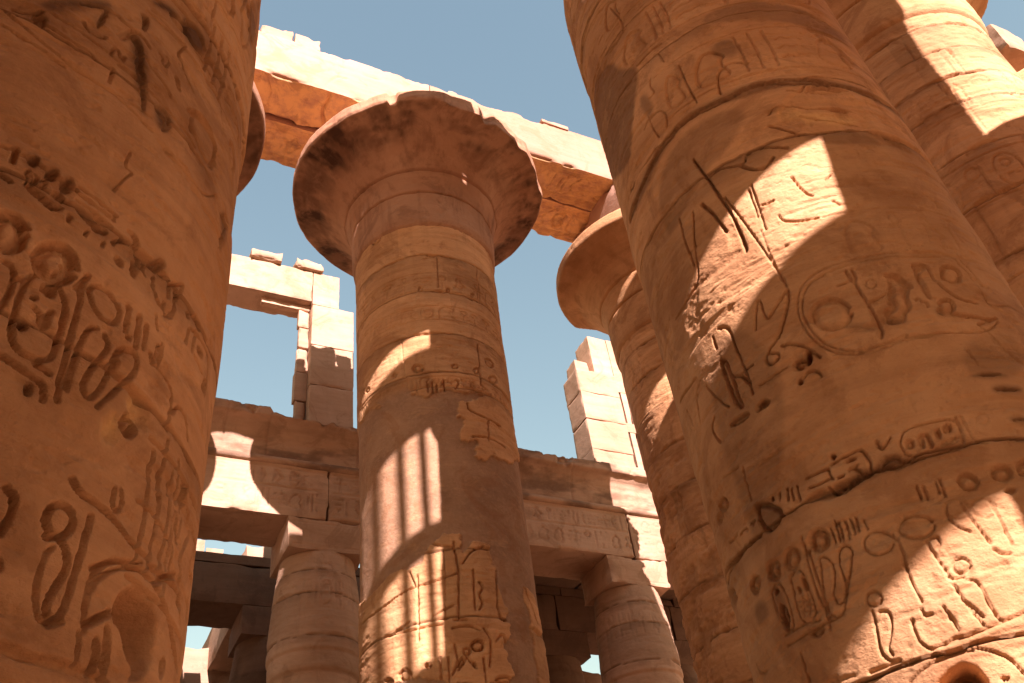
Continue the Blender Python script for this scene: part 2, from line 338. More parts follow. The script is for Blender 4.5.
('s',0,0.65,[(0.681,5.258),(0.674,5.238),(0.663,5.225),(0.652,5.219),(0.641,5.223),(0.634,5.236),(0.631,5.254),(0.633,5.275),(0.64,5.294),(0.65,5.308),(0.662,5.314),(0.673,5.31),(0.68,5.297),(0.683,5.279)]),
('s',0,0.65,[(0.763,5.259),(0.76,5.236),(0.752,5.217),(0.742,5.205),(0.732,5.202),(0.723,5.209),(0.717,5.225),(0.715,5.246),(0.718,5.268),(0.725,5.288),(0.735,5.3),(0.746,5.303),(0.755,5.296),(0.761,5.28)]),
('g',0.0126,0.028,[(0.794,5.288),(0.899,5.28),(1.007,5.261)]),
('g',0.0126,0.028,[(0.779,5.25),(0.884,5.234),(1.001,5.227)]),
('g',0.0126,0.028,[(0.802,5.196),(0.892,5.192),(0.999,5.172)]),
('g',0.021,0.03,[(1.035,5.092),(1.049,5.127),(1.107,5.154)]),
('g',0.021,0.03,[(1.099,5.228),(1.16,5.226),(1.17,5.138),(1.252,5.051)]),
('g',0.0315,0.045,[(0.881,4.742),(0.857,4.692),(0.821,4.658),(0.78,4.645),(0.742,4.656),(0.713,4.688),(0.699,4.735),(0.703,4.788),(0.723,4.837),(0.758,4.872),(0.8,4.886),(0.841,4.877),(0.872,4.845),(0.886,4.797)]),
('g',0.0315,0.045,[(0.639,4.828),(0.636,4.776),(0.618,4.728),(0.59,4.695),(0.556,4.683),(0.523,4.694),(0.498,4.725),(0.485,4.77),(0.487,4.821),(0.503,4.868),(0.532,4.902),(0.566,4.916),(0.6,4.906),(0.627,4.875)]),
('p',0,0.03,[(0.872,4.744),(0.851,4.699),(0.819,4.668),(0.782,4.657),(0.747,4.667),(0.72,4.696),(0.707,4.738),(0.71,4.786),(0.729,4.829),(0.761,4.86),(0.799,4.873),(0.836,4.865),(0.864,4.836),(0.877,4.793)]),
('p',0,0.03,[(0.631,4.825),(0.629,4.778),(0.613,4.735),(0.587,4.706),(0.556,4.695),(0.527,4.704),(0.505,4.732),(0.493,4.773),(0.494,4.819),(0.509,4.861),(0.535,4.891),(0.566,4.903),(0.596,4.894),(0.62,4.867)]),
('p',0,0.03,[(0.823,4.708),(0.82,4.702),(0.814,4.697),(0.807,4.695),(0.799,4.696),(0.793,4.701),(0.79,4.707),(0.79,4.714),(0.793,4.72),(0.799,4.725),(0.806,4.727),(0.813,4.725),(0.819,4.721),(0.823,4.715)]),
('p',0,0.03,[(0.838,4.744),(0.834,4.739),(0.827,4.738),(0.821,4.741),(0.815,4.746),(0.812,4.754),(0.811,4.763),(0.813,4.77),(0.817,4.774),(0.824,4.776),(0.83,4.773),(0.836,4.767),(0.84,4.759),(0.84,4.751)]),
('g',0.021,0.03,[(0.716,4.634),(0.696,4.593),(0.687,4.47),(0.691,4.371),(0.697,4.277),(0.727,4.222),(0.777,4.204),(0.842,4.215),(0.884,4.254),(0.891,4.332),(0.892,4.472),(0.889,4.556),(0.858,4.622),(0.802,4.658),(0.751,4.655),(0.716,4.634)]),
('g',0.021,0.03,[(0.756,4.462),(0.8,4.439),(0.799,4.4),(0.826,4.392),(0.823,4.453),(0.834,4.493)]),
('g',0.021,0.03,[(0.592,4.634),(0.626,4.629),(0.645,4.574),(0.646,4.483),(0.632,4.392)]),
('g',0.021,0.03,[(0.933,4.745),(0.944,4.534),(0.943,4.315),(0.945,4.147),(0.955,4.072)]),
('g',0.021,0.03,[(0.951,4.795),(0.906,4.684)]),
('g',0.021,0.03,[(0.969,4.716),(0.992,4.776),(1.08,4.786),(1.154,4.728),(1.15,4.648),(1.117,4.616),(1.066,4.607),(1.003,4.643),(0.969,4.716)]),
('g',0.021,0.03,[(1.055,4.542),(1.018,4.519),(0.995,4.437),(0.985,4.329),(0.982,4.146)]),
('g',0.021,0.03,[(1.101,4.537),(1.139,4.484),(1.093,4.374),(1.057,4.264),(1.049,4.186),(1.093,4.159),(1.13,4.211),(1.157,4.316),(1.169,4.439),(1.196,4.504),(1.231,4.543),(1.29,4.551),(1.317,4.516),(1.303,4.426),(1.219,4.281),(1.145,4.148)]),
('g',0.021,0.03,[(1.192,4.787),(1.205,4.626)]),
('g',0.021,0.03,[(1.268,4.774),(1.282,4.586)]),
('g',0.021,0.03,[(1.321,4.758),(1.33,4.622)]),
('g',0.021,0.03,[(0.689,4.155),(0.786,4.127),(0.866,4.114),(0.886,4.091),(0.894,4.038)]),
('g',0.021,0.03,[(0.829,4.186),(0.892,4.175)]),
('g',0.021,0.03,[(1.196,4.444),(1.187,4.361)]),
('g',0.021,0.03,[(0.645,4.567),(0.691,4.593)]),
('p',0,0.04,[(0.832,4.593),(0.826,4.578),(0.813,4.565),(0.797,4.559),(0.781,4.56),(0.768,4.569),(0.76,4.582),(0.759,4.598),(0.766,4.614),(0.778,4.626),(0.793,4.632),(0.81,4.631),(0.823,4.623),(0.831,4.61)]),
('p',0,0.04,[(0.753,4.356),(0.754,4.344),(0.751,4.332),(0.745,4.323),(0.736,4.318),(0.728,4.318),(0.721,4.324),(0.717,4.335),(0.716,4.347),(0.718,4.359),(0.725,4.368),(0.733,4.373),(0.741,4.373),(0.748,4.367)]),
('p',0,0.04,[(0.759,4.522),(0.759,4.514),(0.756,4.506),(0.751,4.499),(0.744,4.495),(0.737,4.494),(0.732,4.497),(0.729,4.502),(0.728,4.51),(0.731,4.519),(0.737,4.526),(0.744,4.53),(0.751,4.531),(0.756,4.528)]),
('p',0,0.04,[(0.842,4.066),(0.843,4.053),(0.841,4.041),(0.836,4.033),(0.83,4.029),(0.822,4.031),(0.816,4.039),(0.811,4.05),(0.81,4.063),(0.812,4.075),(0.816,4.083),(0.823,4.087),(0.831,4.085),(0.837,4.077)]),
('p',0,0.04,[(1.247,4.61),(1.242,4.604),(1.236,4.599),(1.228,4.596),(1.221,4.596),(1.216,4.599),(1.213,4.605),(1.215,4.611),(1.219,4.618),(1.225,4.623),(1.233,4.626),(1.24,4.625),(1.246,4.622),(1.248,4.617)]),
('s',0,0.6,[(0.753,4.356),(0.754,4.344),(0.751,4.332),(0.745,4.323),(0.736,4.318),(0.728,4.318),(0.721,4.324),(0.717,4.335),(0.716,4.347),(0.718,4.359),(0.725,4.368),(0.733,4.373),(0.741,4.373),(0.748,4.367)]),
('s',0,0.6,[(0.843,4.067),(0.844,4.054),(0.842,4.042),(0.837,4.033),(0.829,4.029),(0.821,4.031),(0.814,4.038),(0.81,4.049),(0.808,4.062),(0.811,4.074),(0.816,4.083),(0.824,4.087),(0.832,4.086),(0.839,4.078)]),
('g',0.0175,0.028,[(1.201,4.777),(1.204,4.63)]),
('g',0.0175,0.028,[(1.263,4.775),(1.275,4.614)]),
('g',0.0175,0.028,[(1.316,4.758),(1.331,4.614)]),
('g',0.0175,0.028,[(1.374,4.864),(1.4,4.796)]),
('g',0.0175,0.028,[(1.38,4.984),(1.437,4.946),(1.491,4.937),(1.51,5.087),(1.485,5.146)]),
('g',0.0175,0.028,[(1.43,5.003),(1.446,4.931)]),
('g',0.0175,0.028,[(1.381,4.623),(1.396,4.593)]),
('g',0.0175,0.028,[(1.426,4.7),(1.425,4.586)]),
('g',0.0175,0.028,[(1.453,4.735),(1.465,4.616)]),
('g',0.0175,0.028,[(1.665,5.014),(1.663,4.919)]),
('g',0.0175,0.028,[(1.741,5.063),(1.737,4.917)]),
('g',0.0175,0.028,[(1.688,5.034),(1.807,5.07),(1.98,5.085),(2.012,4.919),(2.003,4.818)]),
('g',0.0175,0.028,[(1.77,4.913),(1.908,4.899)]),
('g',0.0175,0.028,[(1.399,4.581),(1.491,4.593),(1.58,4.575),(1.622,4.508),(1.625,4.323)]),
('g',0.0175,0.028,[(1.651,4.446),(1.693,4.524),(1.8,4.51),(1.85,4.416)]),
('g',0.0175,0.028,[(1.715,5.154),(1.795,5.109)]),
('p',0,0.05,[(1.662,5.11),(1.662,5.098),(1.658,5.084),(1.65,5.072),(1.64,5.064),(1.63,5.061),(1.622,5.064),(1.617,5.072),(1.617,5.084),(1.621,5.098),(1.628,5.11),(1.638,5.118),(1.648,5.121),(1.657,5.119)]),
('p',0,0.05,[(1.862,5.017),(1.875,5.011),(1.88,5.001),(1.876,4.988),(1.863,4.975),(1.845,4.966),(1.826,4.961),(1.808,4.962),(1.796,4.969),(1.791,4.979),(1.795,4.992),(1.806,5.003),(1.823,5.012),(1.843,5.017)]),
('p',0,0.05,[(2.023,4.896),(2.028,4.876),(2.022,4.853),(2.009,4.832),(1.99,4.818),(1.971,4.814),(1.954,4.819),(1.943,4.834),(1.939,4.855),(1.944,4.877),(1.955,4.896),(1.972,4.91),(1.992,4.914),(2.01,4.91)]),
('p',0,0.05,[(1.402,4.209),(1.403,4.177),(1.392,4.143),(1.372,4.116),(1.346,4.101),(1.321,4.1),(1.301,4.114),(1.289,4.138),(1.287,4.17),(1.297,4.202),(1.316,4.229),(1.341,4.245),(1.367,4.247),(1.389,4.234)]),
('p',0,0.05,[(1.215,4.684),(1.215,4.683),(1.215,4.683),(1.215,4.682),(1.214,4.682),(1.214,4.681),(1.213,4.682),(1.213,4.682),(1.213,4.683),(1.213,4.683),(1.214,4.684),(1.214,4.684),(1.215,4.684),(1.215,4.684)]),
('r',0,0.03,[(1.314,4.309),(1.379,4.372),(1.455,4.313),(1.446,4.206),(1.377,4.212),(1.32,4.25)]),
('r',0,0.03,[(1.192,4.109),(1.268,4.192),(1.286,4.056),(1.214,4.014)]),
('s',0,-0.9,[(1.314,4.309),(1.379,4.372),(1.455,4.313),(1.446,4.206),(1.377,4.212),(1.32,4.25)]),
('s',0,-0.9,[(1.169,4.096),(1.268,4.192),(1.298,4.063),(1.218,3.997)]),
('g',0.028,0.045,[(1.152,3.593),(1.153,3.562),(1.142,3.532),(1.121,3.509),(1.095,3.498),(1.069,3.501),(1.048,3.516),(1.035,3.542),(1.034,3.572),(1.043,3.602),(1.063,3.625),(1.089,3.637),(1.116,3.635),(1.139,3.619)]),
('g',0.028,0.045,[(1.054,3.478),(1.102,3.504),(1.158,3.455),(1.174,3.378),(1.138,3.299),(1.117,3.207),(1.155,3.168),(1.199,3.214),(1.212,3.349),(1.237,3.649)]),
('g',0.028,0.045,[(1.109,3.762),(1.156,3.718),(1.264,3.721),(1.382,3.694),(1.496,3.648),(1.631,3.644)]),
('g',0.028,0.045,[(0.854,3.605),(0.895,3.583),(0.897,3.492),(0.873,3.421)]),
('g',0.028,0.045,[(1.314,3.212),(1.374,3.256),(1.437,3.31)]),
('g',0.0175,0.02,[(1.091,3.447),(1.058,3.4),(1.072,3.184),(1.144,3.147),(1.206,3.188)]),
('g',0.0175,0.02,[(1.284,3.439),(1.402,3.529),(1.595,3.602)]),
('g',0.0175,0.02,[(1.317,3.185),(1.3,3.324),(1.356,3.445),(1.454,3.515),(1.604,3.572)]),
('g',0.0175,0.02,[(1.294,3.177),(1.311,3.045)]),
('p',0,0.03,[(1.426,3.123),(1.431,3.087),(1.43,3.057),(1.424,3.039),(1.414,3.036),(1.401,3.049),(1.388,3.074),(1.378,3.108),(1.373,3.144),(1.373,3.174),(1.379,3.193),(1.389,3.197),(1.402,3.184),(1.415,3.158)]),
('p',0,0.03,[(1.482,3.157),(1.491,3.107),(1.493,3.067),(1.488,3.043),(1.478,3.039),(1.464,3.058),(1.449,3.094),(1.436,3.142),(1.427,3.191),(1.425,3.233),(1.429,3.259),(1.439,3.262),(1.454,3.243),(1.469,3.205)]),
('p',0,0.03,[(0.916,3.311),(0.917,3.299),(0.916,3.289),(0.912,3.282),(0.907,3.281),(0.9,3.284),(0.895,3.291),(0.891,3.302),(0.889,3.314),(0.89,3.324),(0.894,3.33),(0.899,3.332),(0.906,3.329),(0.911,3.321)]),
('p',0,0.17,[(1.455,3.371),(1.482,3.428),(1.558,3.49),(1.659,3.514),(1.76,3.484),(1.833,3.399),(1.829,3.27),(1.773,3.172),(1.694,3.1),(1.556,3.125),(1.476,3.243)]),
('p',0,-0.11,[(1.656,3.264),(1.68,3.213),(1.684,3.165),(1.665,3.13),(1.63,3.115),(1.587,3.123),(1.544,3.153),(1.51,3.197),(1.489,3.248),(1.485,3.296),(1.498,3.331),(1.529,3.346),(1.57,3.338),(1.616,3.309)]),
('g',0.028,0.035,[(1.305,3.223),(1.291,3.365),(1.331,3.474),(1.427,3.54),(1.593,3.575),(1.775,3.558),(1.984,3.48),(2.199,3.364)]),
('g',0.028,0.035,[(1.317,3.213),(1.366,3.26),(1.441,3.311)]),
('g',0.028,0.035,[(1.679,3.616),(1.879,3.65),(1.995,3.66),(2.112,3.634)]),
('g',0.028,0.035,[(1.747,3.579),(1.832,3.645),(1.966,3.719)]),
('g',0.0175,0.025,[(1.338,3.837),(1.331,3.755),(1.376,3.734),(1.398,3.789),(1.372,3.846)]),
('g',0.0175,0.025,[(1.487,3.854),(1.606,3.863),(1.818,3.81)]),
('g',0.0175,0.025,[(1.832,4.191),(1.921,4.141),(1.933,4.007),(1.92,3.864)]),
('g',0.0175,0.025,[(1.648,4.281),(1.646,4.117),(1.647,3.961)]),
('g',0.0175,0.025,[(1.788,4.246),(1.899,3.872)]),
('g',0.0175,0.025,[(1.866,3.816),(1.886,3.698)]),
('g',0.042,0.02,[(0.978,3.024),(1.093,3.019),(1.2,3.031),(1.341,3.041),(1.489,3.043)]),
('p',0,0.04,[(1.978,3.277),(1.971,3.254),(1.958,3.233),(1.941,3.219),(1.925,3.214),(1.911,3.219),(1.903,3.233),(1.902,3.252),(1.908,3.275),(1.92,3.295),(1.936,3.309),(1.953,3.315),(1.968,3.311),(1.977,3.297)]),
('p',0,0.04,[(1.959,4.164),(1.967,4.133),(1.963,4.102),(1.949,4.078),(1.928,4.065),(1.904,4.067),(1.883,4.083),(1.868,4.109),(1.861,4.141),(1.864,4.171),(1.876,4.194),(1.895,4.206),(1.918,4.204),(1.941,4.189)]),
]
CARV_N2 = [
('g',0.0155,0.03,[(-2.447,12.53),(-2.343,12.051),(-2.39,11.807),(-2.672,11.855),(-2.953,11.974),(-3.185,12.019),(-3.6,12.076)]),
('g',0.0155,0.03,[(-2.425,12.698),(-2.771,12.781),(-3.074,12.809),(-3.515,12.914)]),
('g',0.0155,0.03,[(-2.727,12.284),(-2.859,12.267)]),
('g',0.0155,0.03,[(-2.726,11.997),(-2.917,12.043)]),
('g',0.0155,0.03,[(-2.559,10.016),(-2.428,10.105),(-2.251,10.03),(-2.206,9.87),(-2.265,9.717)]),
('g',0.0155,0.03,[(-2.439,10.144),(-2.43,9.884),(-2.399,9.702)]),
('g',0.0155,0.03,[(-1.258,10.052),(-1.372,10.097),(-1.501,10.01),(-1.565,9.884),(-1.59,9.683)]),
('g',0.0155,0.03,[(-2.241,10.631),(-2.292,10.533),(-2.236,10.359),(-2.345,10.362)]),
('g',0.0155,0.03,[(-1.876,10.481),(-1.873,10.112),(-1.843,9.734)]),
('g',0.0155,0.03,[(-2.048,10.947),(-2.015,10.714)]),
('g',0.0279,0.06,[(-2.344,11.048),(-2.155,11.078),(-1.979,11.058)]),
('s',0,0.6,[(-2.732,11.7),(-2.615,11.295),(-2.329,11.018),(-2.488,10.675),(-2.743,10.223),(-2.975,9.821),(-3.915,10.645),(-3.647,11.425),(-3.616,12.037),(-3.112,11.909)]),
('s',0,0.5,[(-1.21,10.312),(-1.238,10.258),(-1.282,10.23),(-1.335,10.232),(-1.386,10.267),(-1.425,10.325),(-1.445,10.395),(-1.441,10.461),(-1.414,10.512),(-1.369,10.536),(-1.315,10.532),(-1.263,10.499),(-1.224,10.445),(-1.205,10.378)]),
('s',0,0.5,[(-2.337,10.259),(-2.344,10.18),(-2.363,10.127),(-2.391,10.11),(-2.422,10.133),(-2.452,10.192),(-2.473,10.276),(-2.482,10.367),(-2.475,10.448),(-2.455,10.501),(-2.426,10.516),(-2.393,10.491),(-2.364,10.431),(-2.345,10.348)]),
('g',0.0186,0.03,[(-1.58,9.651),(-1.562,9.882),(-1.499,10.06),(-1.367,10.104),(-1.187,10.013)]),
('g',0.0186,0.03,[(-1.238,9.056),(-1.173,9.138),(-1.021,9.145),(-0.814,9.023),(-0.53,9.031),(-0.385,8.98)]),
('g',0.0186,0.03,[(-1.286,8.894),(-1.184,8.787),(-1.067,8.653)]),
('g',0.0186,0.03,[(-0.773,9.316),(-0.511,9.404),(-0.283,9.351)]),
('g',0.0186,0.03,[(-0.949,8.942),(-0.721,8.811),(-0.409,8.733)]),
('g',0.0186,0.03,[(-0.757,9.409),(-0.827,9.325),(-0.956,9.356)]),
('g',0.031,0.035,[(-2.039,8.599),(-1.872,8.631),(-1.693,8.537),(-1.618,8.556),(-1.625,8.625),(-1.44,8.647),(-1.215,8.516)]),
('g',0.031,0.035,[(-1.693,8.537),(-1.596,8.397),(-1.489,8.346),(-1.38,8.445)]),
('p',0,0.04,[(-0.676,9.021),(-0.521,9.054),(-0.385,8.98),(-0.513,8.919)]),
('p',0,0.04,[(-0.792,9.39),(-0.502,9.429),(-0.283,9.351),(-0.682,9.251)]),
('r',0,0.02,[(-0.798,9.415),(-0.261,9.406),(-0.16,8.708),(-0.756,8.556),(-1.025,8.703),(-1.226,9.005)]),
('s',0,-0.5,[(-0.911,8.977),(-0.94,8.936),(-0.993,8.913),(-1.057,8.913),(-1.121,8.938),(-1.172,8.982),(-1.201,9.034),(-1.203,9.084),(-1.176,9.12),(-1.125,9.137),(-1.061,9.134),(-0.995,9.111),(-0.942,9.073),(-0.912,9.025)]),
('s',0,-0.5,[(-0.373,8.824),(-0.428,8.782),(-0.537,8.754),(-0.672,8.756),(-0.805,8.791),(-0.915,8.849),(-0.982,8.911),(-0.997,8.958),(-0.956,8.98),(-0.866,8.975),(-0.741,8.954),(-0.602,8.925),(-0.475,8.896),(-0.391,8.864)]),
('s',0,0.4,[(-1.073,8.634),(-0.674,8.634),(-0.229,8.557),(-0.292,8.414),(-0.797,8.436)]),
('s',0,0.4,[(-1.219,10.264),(-1.248,10.212),(-1.296,10.186),(-1.354,10.193),(-1.411,10.231),(-1.455,10.294),(-1.478,10.367),(-1.475,10.434),(-1.447,10.482),(-1.399,10.503),(-1.34,10.494),(-1.283,10.457),(-1.238,10.399),(-1.216,10.331)]),
('g',0.031,0.06,[(-2.1,8.973),(-2.058,8.718),(-2.024,8.56),(-1.988,8.265),(-1.944,8.013),(-1.939,7.745),(-1.946,7.497)]),
('g',0.031,0.06,[(-2.189,8.354),(-2.101,8.107),(-2.059,7.842)]),
('g',0.0186,0.03,[(-2.313,8.363),(-2.371,8.161),(-2.448,7.926),(-2.492,7.596),(-2.661,7.498),(-3.006,7.488)]),
('g',0.0186,0.03,[(-2.505,8.453),(-2.529,8.157),(-2.511,7.76)]),
('g',0.0186,0.03,[(-1.665,8.228),(-1.693,7.823),(-1.705,7.61)]),
('g',0.0186,0.03,[(-1.707,8.179),(-1.724,7.808)]),
('g',0.0186,0.03,[(-1.946,8.249),(-1.883,7.926),(-1.828,7.606),(-1.788,7.347),(-1.757,7.12),(-1.731,6.889)]),
('g',0.0186,0.03,[(-1.545,7.708),(-1.537,7.612),(-1.4,7.534),(-1.237,7.511)]),
('g',0.0186,0.03,[(-1.648,7.924),(-1.589,7.904),(-1.533,7.914)]),
('g',0.0186,0.03,[(-2.019,6.888),(-2.094,6.734),(-2.125,6.62)]),
('g',0.0186,0.03,[(-2.001,6.875),(-2.007,6.72),(-2.002,6.653),(-1.918,6.706),(-1.812,6.795),(-1.725,6.869),(-1.749,6.756),(-1.877,6.524)]),
('g',0.0186,0.03,[(-2.463,6.877),(-2.407,6.881),(-2.374,6.816)]),
('g',0.0186,0.03,[(-1.291,8.119),(-1.256,7.908),(-1.191,7.804)]),
('g',0.0186,0.03,[(-1.012,7.969),(-0.943,8.027)]),
('g',0.0186,0.03,[(-1.049,7.677),(-1.004,7.609)]),
('r',0,0.012,[(-2.052,7.912),(-1.935,7.853),(-1.9,7.642),(-1.939,7.474),(-2.113,7.486),(-2.349,7.471),(-2.533,7.49),(-2.672,7.472),(-2.932,7.271),(-2.674,7.05),(-2.65,7.312),(-2.502,7.57),(-2.293,7.53),(-2.071,7.613)]),
('r',0,0.006,[(-1.731,8.237),(-1.641,8.171),(-1.653,7.611),(-1.749,7.641)]),
('r',0,0.006,[(-1.291,8.119),(-1.191,8.112),(-1.136,7.82),(-1.245,7.79)]),
('g',0.0136,0.022,[(-0.322,6.925),(-0.569,6.918),(-0.785,6.924),(-1.132,6.926),(-1.413,6.912),(-1.599,6.848),(-1.711,6.69),(-1.75,6.466),(-1.71,6.235),(-1.596,6.04),(-1.434,5.942),(-1.271,5.927),(-1.024,5.968),(-0.756,5.974)]),
('g',0.0136,0.022,[(-0.351,6.865),(-0.806,6.871),(-1.128,6.872),(-1.408,6.857),(-1.572,6.8),(-1.679,6.655),(-1.71,6.458),(-1.676,6.251),(-1.574,6.071),(-1.431,5.983),(-1.267,5.965),(-1.007,6.012)]),
('g',0.031,0.045,[(-1.343,6.349),(-1.381,6.288),(-1.439,6.253),(-1.507,6.251),(-1.572,6.283),(-1.621,6.343),(-1.644,6.418),(-1.637,6.492),(-1.599,6.552),(-1.539,6.584),(-1.469,6.585),(-1.403,6.553),(-1.355,6.496),(-1.333,6.424)]),
('p',0,0.035,[(-1.35,6.353),(-1.386,6.296),(-1.441,6.263),(-1.506,6.261),(-1.567,6.292),(-1.613,6.348),(-1.636,6.418),(-1.629,6.488),(-1.594,6.543),(-1.537,6.573),(-1.471,6.573),(-1.409,6.544),(-1.363,6.49),(-1.342,6.422)]),
('g',0.0248,0.035,[(-1.207,6.679),(-1.197,6.519),(-1.182,6.348),(-1.172,6.11),(-1.209,6.037)]),
('g',0.0248,0.035,[(-1.228,6.814),(-1.227,6.718),(-1.212,6.665)]),
('g',0.0248,0.035,[(-1.183,6.813),(-1.173,6.73),(-1.197,6.675)]),
('g',0.0248,0.035,[(-1.342,6.68),(-1.286,6.678),(-1.222,6.7)]),
('g',0.0248,0.035,[(-1.167,6.418),(-1.086,6.431),(-1.003,6.475)]),
('g',0.0248,0.035,[(-1.997,6.877),(-2.007,6.724),(-1.996,6.638),(-1.854,6.748),(-1.729,6.86),(-1.781,6.701),(-1.946,6.436),(-2.113,6.337),(-2.15,6.273),(-2.118,6.208),(-2.028,6.222),(-2.011,6.285),(-2.08,6.315)]),
('g',0.0248,0.035,[(-1.969,6.331),(-1.88,6.296),(-1.786,6.219),(-1.711,6.063)]),
('g',0.0248,0.035,[(-1.894,5.941),(-1.834,5.976),(-1.781,5.96),(-1.755,5.891)]),
('g',0.0093,0.02,[(-1.048,6.592),(-1.06,6.573),(-1.077,6.559),(-1.096,6.555),(-1.114,6.561),(-1.127,6.575),(-1.132,6.595),(-1.129,6.617),(-1.117,6.636),(-1.1,6.649),(-1.08,6.654),(-1.063,6.648),(-1.05,6.634),(-1.045,6.614)]),
('g',0.0093,0.02,[(-1.754,7.631),(-1.759,7.28),(-1.741,6.9)]),
('g',0.0093,0.02,[(-0.892,6.828),(-0.878,6.744)]),
('g',0.031,0.05,[(-0.94,6.671),(-0.842,6.658),(-0.801,6.589),(-0.786,6.5)]),
('p',0,0.045,[(-0.927,6.675),(-0.832,6.625),(-0.789,6.494),(-0.855,6.397),(-0.852,6.292),(-0.935,6.278),(-0.937,6.191),(-1.002,6.133),(-1.122,6.158),(-1.104,6.263),(-0.995,6.322),(-1.049,6.351),(-1.017,6.448),(-0.954,6.488),(-0.95,6.586)]),
('p',0,0.045,[(-0.679,6.772),(-0.54,6.784),(-0.561,6.697),(-0.651,6.668),(-0.663,6.527),(-0.647,6.373),(-0.69,6.355),(-0.71,6.5),(-0.686,6.67)]),
('p',0,0.16,[(-1.768,6.086),(-1.783,6.054),(-1.801,6.033),(-1.819,6.026),(-1.834,6.035),(-1.843,6.057),(-1.843,6.089),(-1.835,6.124),(-1.82,6.155),(-1.802,6.176),(-1.783,6.184),(-1.768,6.175),(-1.76,6.153),(-1.76,6.121)]),
('p',0,0.12,[(-1.914,5.905),(-1.919,5.896),(-1.927,5.892),(-1.937,5.892),(-1.946,5.897),(-1.952,5.906),(-1.955,5.918),(-1.954,5.929),(-1.948,5.938),(-1.94,5.942),(-1.93,5.942),(-1.921,5.937),(-1.915,5.927),(-1.912,5.916)]),
('p',0,0.06,[(-1.81,6.078),(-1.818,6.058),(-1.837,6.044),(-1.865,6.039),(-1.896,6.043),(-1.924,6.056),(-1.943,6.076),(-1.949,6.098),(-1.942,6.117),(-1.922,6.131),(-1.893,6.135),(-1.862,6.131),(-1.835,6.118),(-1.816,6.099)]),
('p',0,0.06,[(-2.244,5.912),(-2.249,5.897),(-2.262,5.888),(-2.282,5.886),(-2.304,5.892),(-2.324,5.905),(-2.338,5.922),(-2.343,5.939),(-2.338,5.954),(-2.324,5.962),(-2.304,5.964),(-2.282,5.958),(-2.262,5.945),(-2.248,5.929)]),
('s',0,0.5,[(-1.167,6.21),(-0.977,6.2),(-0.958,6.137),(-1.09,6.128)]),
('s',0,0.5,[(-1.409,6.26),(-1.219,6.184),(-1.257,6.14),(-1.412,6.188)]),
('g',0.031,0.05,[(-0.544,6.75),(-0.535,6.539),(-0.44,6.388),(-0.355,6.344),(-0.249,6.332)]),
('p',0,0.05,[(-0.263,6.585),(-0.31,6.55),(-0.362,6.537),(-0.408,6.547),(-0.441,6.579),(-0.455,6.624),(-0.448,6.675),(-0.42,6.72),(-0.376,6.753),(-0.324,6.767),(-0.274,6.759),(-0.236,6.731),(-0.22,6.686),(-0.23,6.634)]),
('p',0,0.05,[(-0.673,6.782),(-0.54,6.783),(-0.556,6.724),(-0.683,6.734)]),
('p',0,0.05,[(-0.947,6.677),(-0.865,6.692),(-0.793,6.609),(-0.791,6.484),(-0.833,6.46),(-0.863,6.339),(-0.86,6.277),(-0.985,6.192),(-1.115,6.228),(-1.09,6.319),(-0.97,6.324),(-1.015,6.448),(-0.953,6.561)]),
('p',0,0.05,[(-0.641,6.325),(-0.54,6.373),(-0.454,6.337),(-0.504,6.211),(-0.628,6.201)]),
('g',0.0217,0.035,[(-0.643,6.699),(-0.66,6.53),(-0.662,6.364)]),
('g',0.0217,0.035,[(-0.801,6.354),(-0.768,6.387),(-0.757,6.323),(-0.719,6.344),(-0.726,6.282)]),
('g',0.0217,0.035,[(-0.366,6.072),(-0.259,6.108),(-0.18,6.145),(-0.123,6.181)]),
('g',0.0124,0.025,[(-0.469,6.916),(-0.246,6.91),(-0.173,6.82),(-0.12,6.603),(-0.108,6.411),(-0.092,6.313),(0.242,6.421)]),
('g',0.0124,0.025,[(-1.41,5.956),(-1.225,5.978),(-0.955,5.994),(-0.685,5.986),(-0.417,5.973),(-0.262,6.023),(-0.121,6.144)]),
('g',0.0124,0.025,[(-0.357,6.048),(-0.297,5.959),(-0.259,5.869),(-0.137,5.692)]),
('g',0.0124,0.025,[(-0.143,6.966),(-0.103,6.81),(-0.045,6.557)]),
('g',0.0124,0.025,[(-0.602,5.797),(-0.577,5.65)]),
('p',0,0.05,[(-0.676,6.266),(-0.49,6.199),(-0.295,6.164),(-0.131,6.167),(-0.209,6.115),(-0.513,6.15),(-0.676,6.18)]),
('s',0,0.65,[(-0.677,5.557),(-0.372,5.553),(-0.393,5.515),(-0.676,5.519)]),
('s',0,0.65,[(-1.135,6.222),(-0.989,6.181),(-1.006,6.137),(-1.135,6.173)]),
('s',0,0.65,[(-0.613,6.207),(-0.622,6.195),(-0.634,6.186),(-0.649,6.181),(-0.662,6.182),(-0.672,6.188),(-0.676,6.199),(-0.673,6.211),(-0.665,6.223),(-0.652,6.233),(-0.638,6.237),(-0.624,6.237),(-0.614,6.231),(-0.61,6.22)]),
('s',0,0.3,[(-0.57,5.947),(0.059,5.983),(-0.238,5.504),(-0.755,5.504)]),
('g',0.0248,0.045,[(-2.574,6.879),(-2.578,6.801),(-2.574,6.734)]),
('g',0.0248,0.045,[(-2.483,6.912),(-2.385,6.86),(-2.366,6.667),(-2.369,6.484),(-2.36,6.297),(-2.369,6.07)]),
('g',0.0248,0.045,[(-2.403,6.312),(-2.438,6.308)]),
('g',0.0248,0.045,[(-2.886,6.175),(-2.981,6.125),(-2.97,6.03),(-2.919,5.932)]),
('g',0.0248,0.045,[(-2.505,6.357),(-2.409,6.296),(-2.391,6.216)]),
('g',0.0248,0.045,[(-2.334,6.323),(-2.272,6.324)]),
('g',0.0248,0.045,[(-2.978,6.703),(-3.153,6.712),(-3.505,6.809)]),
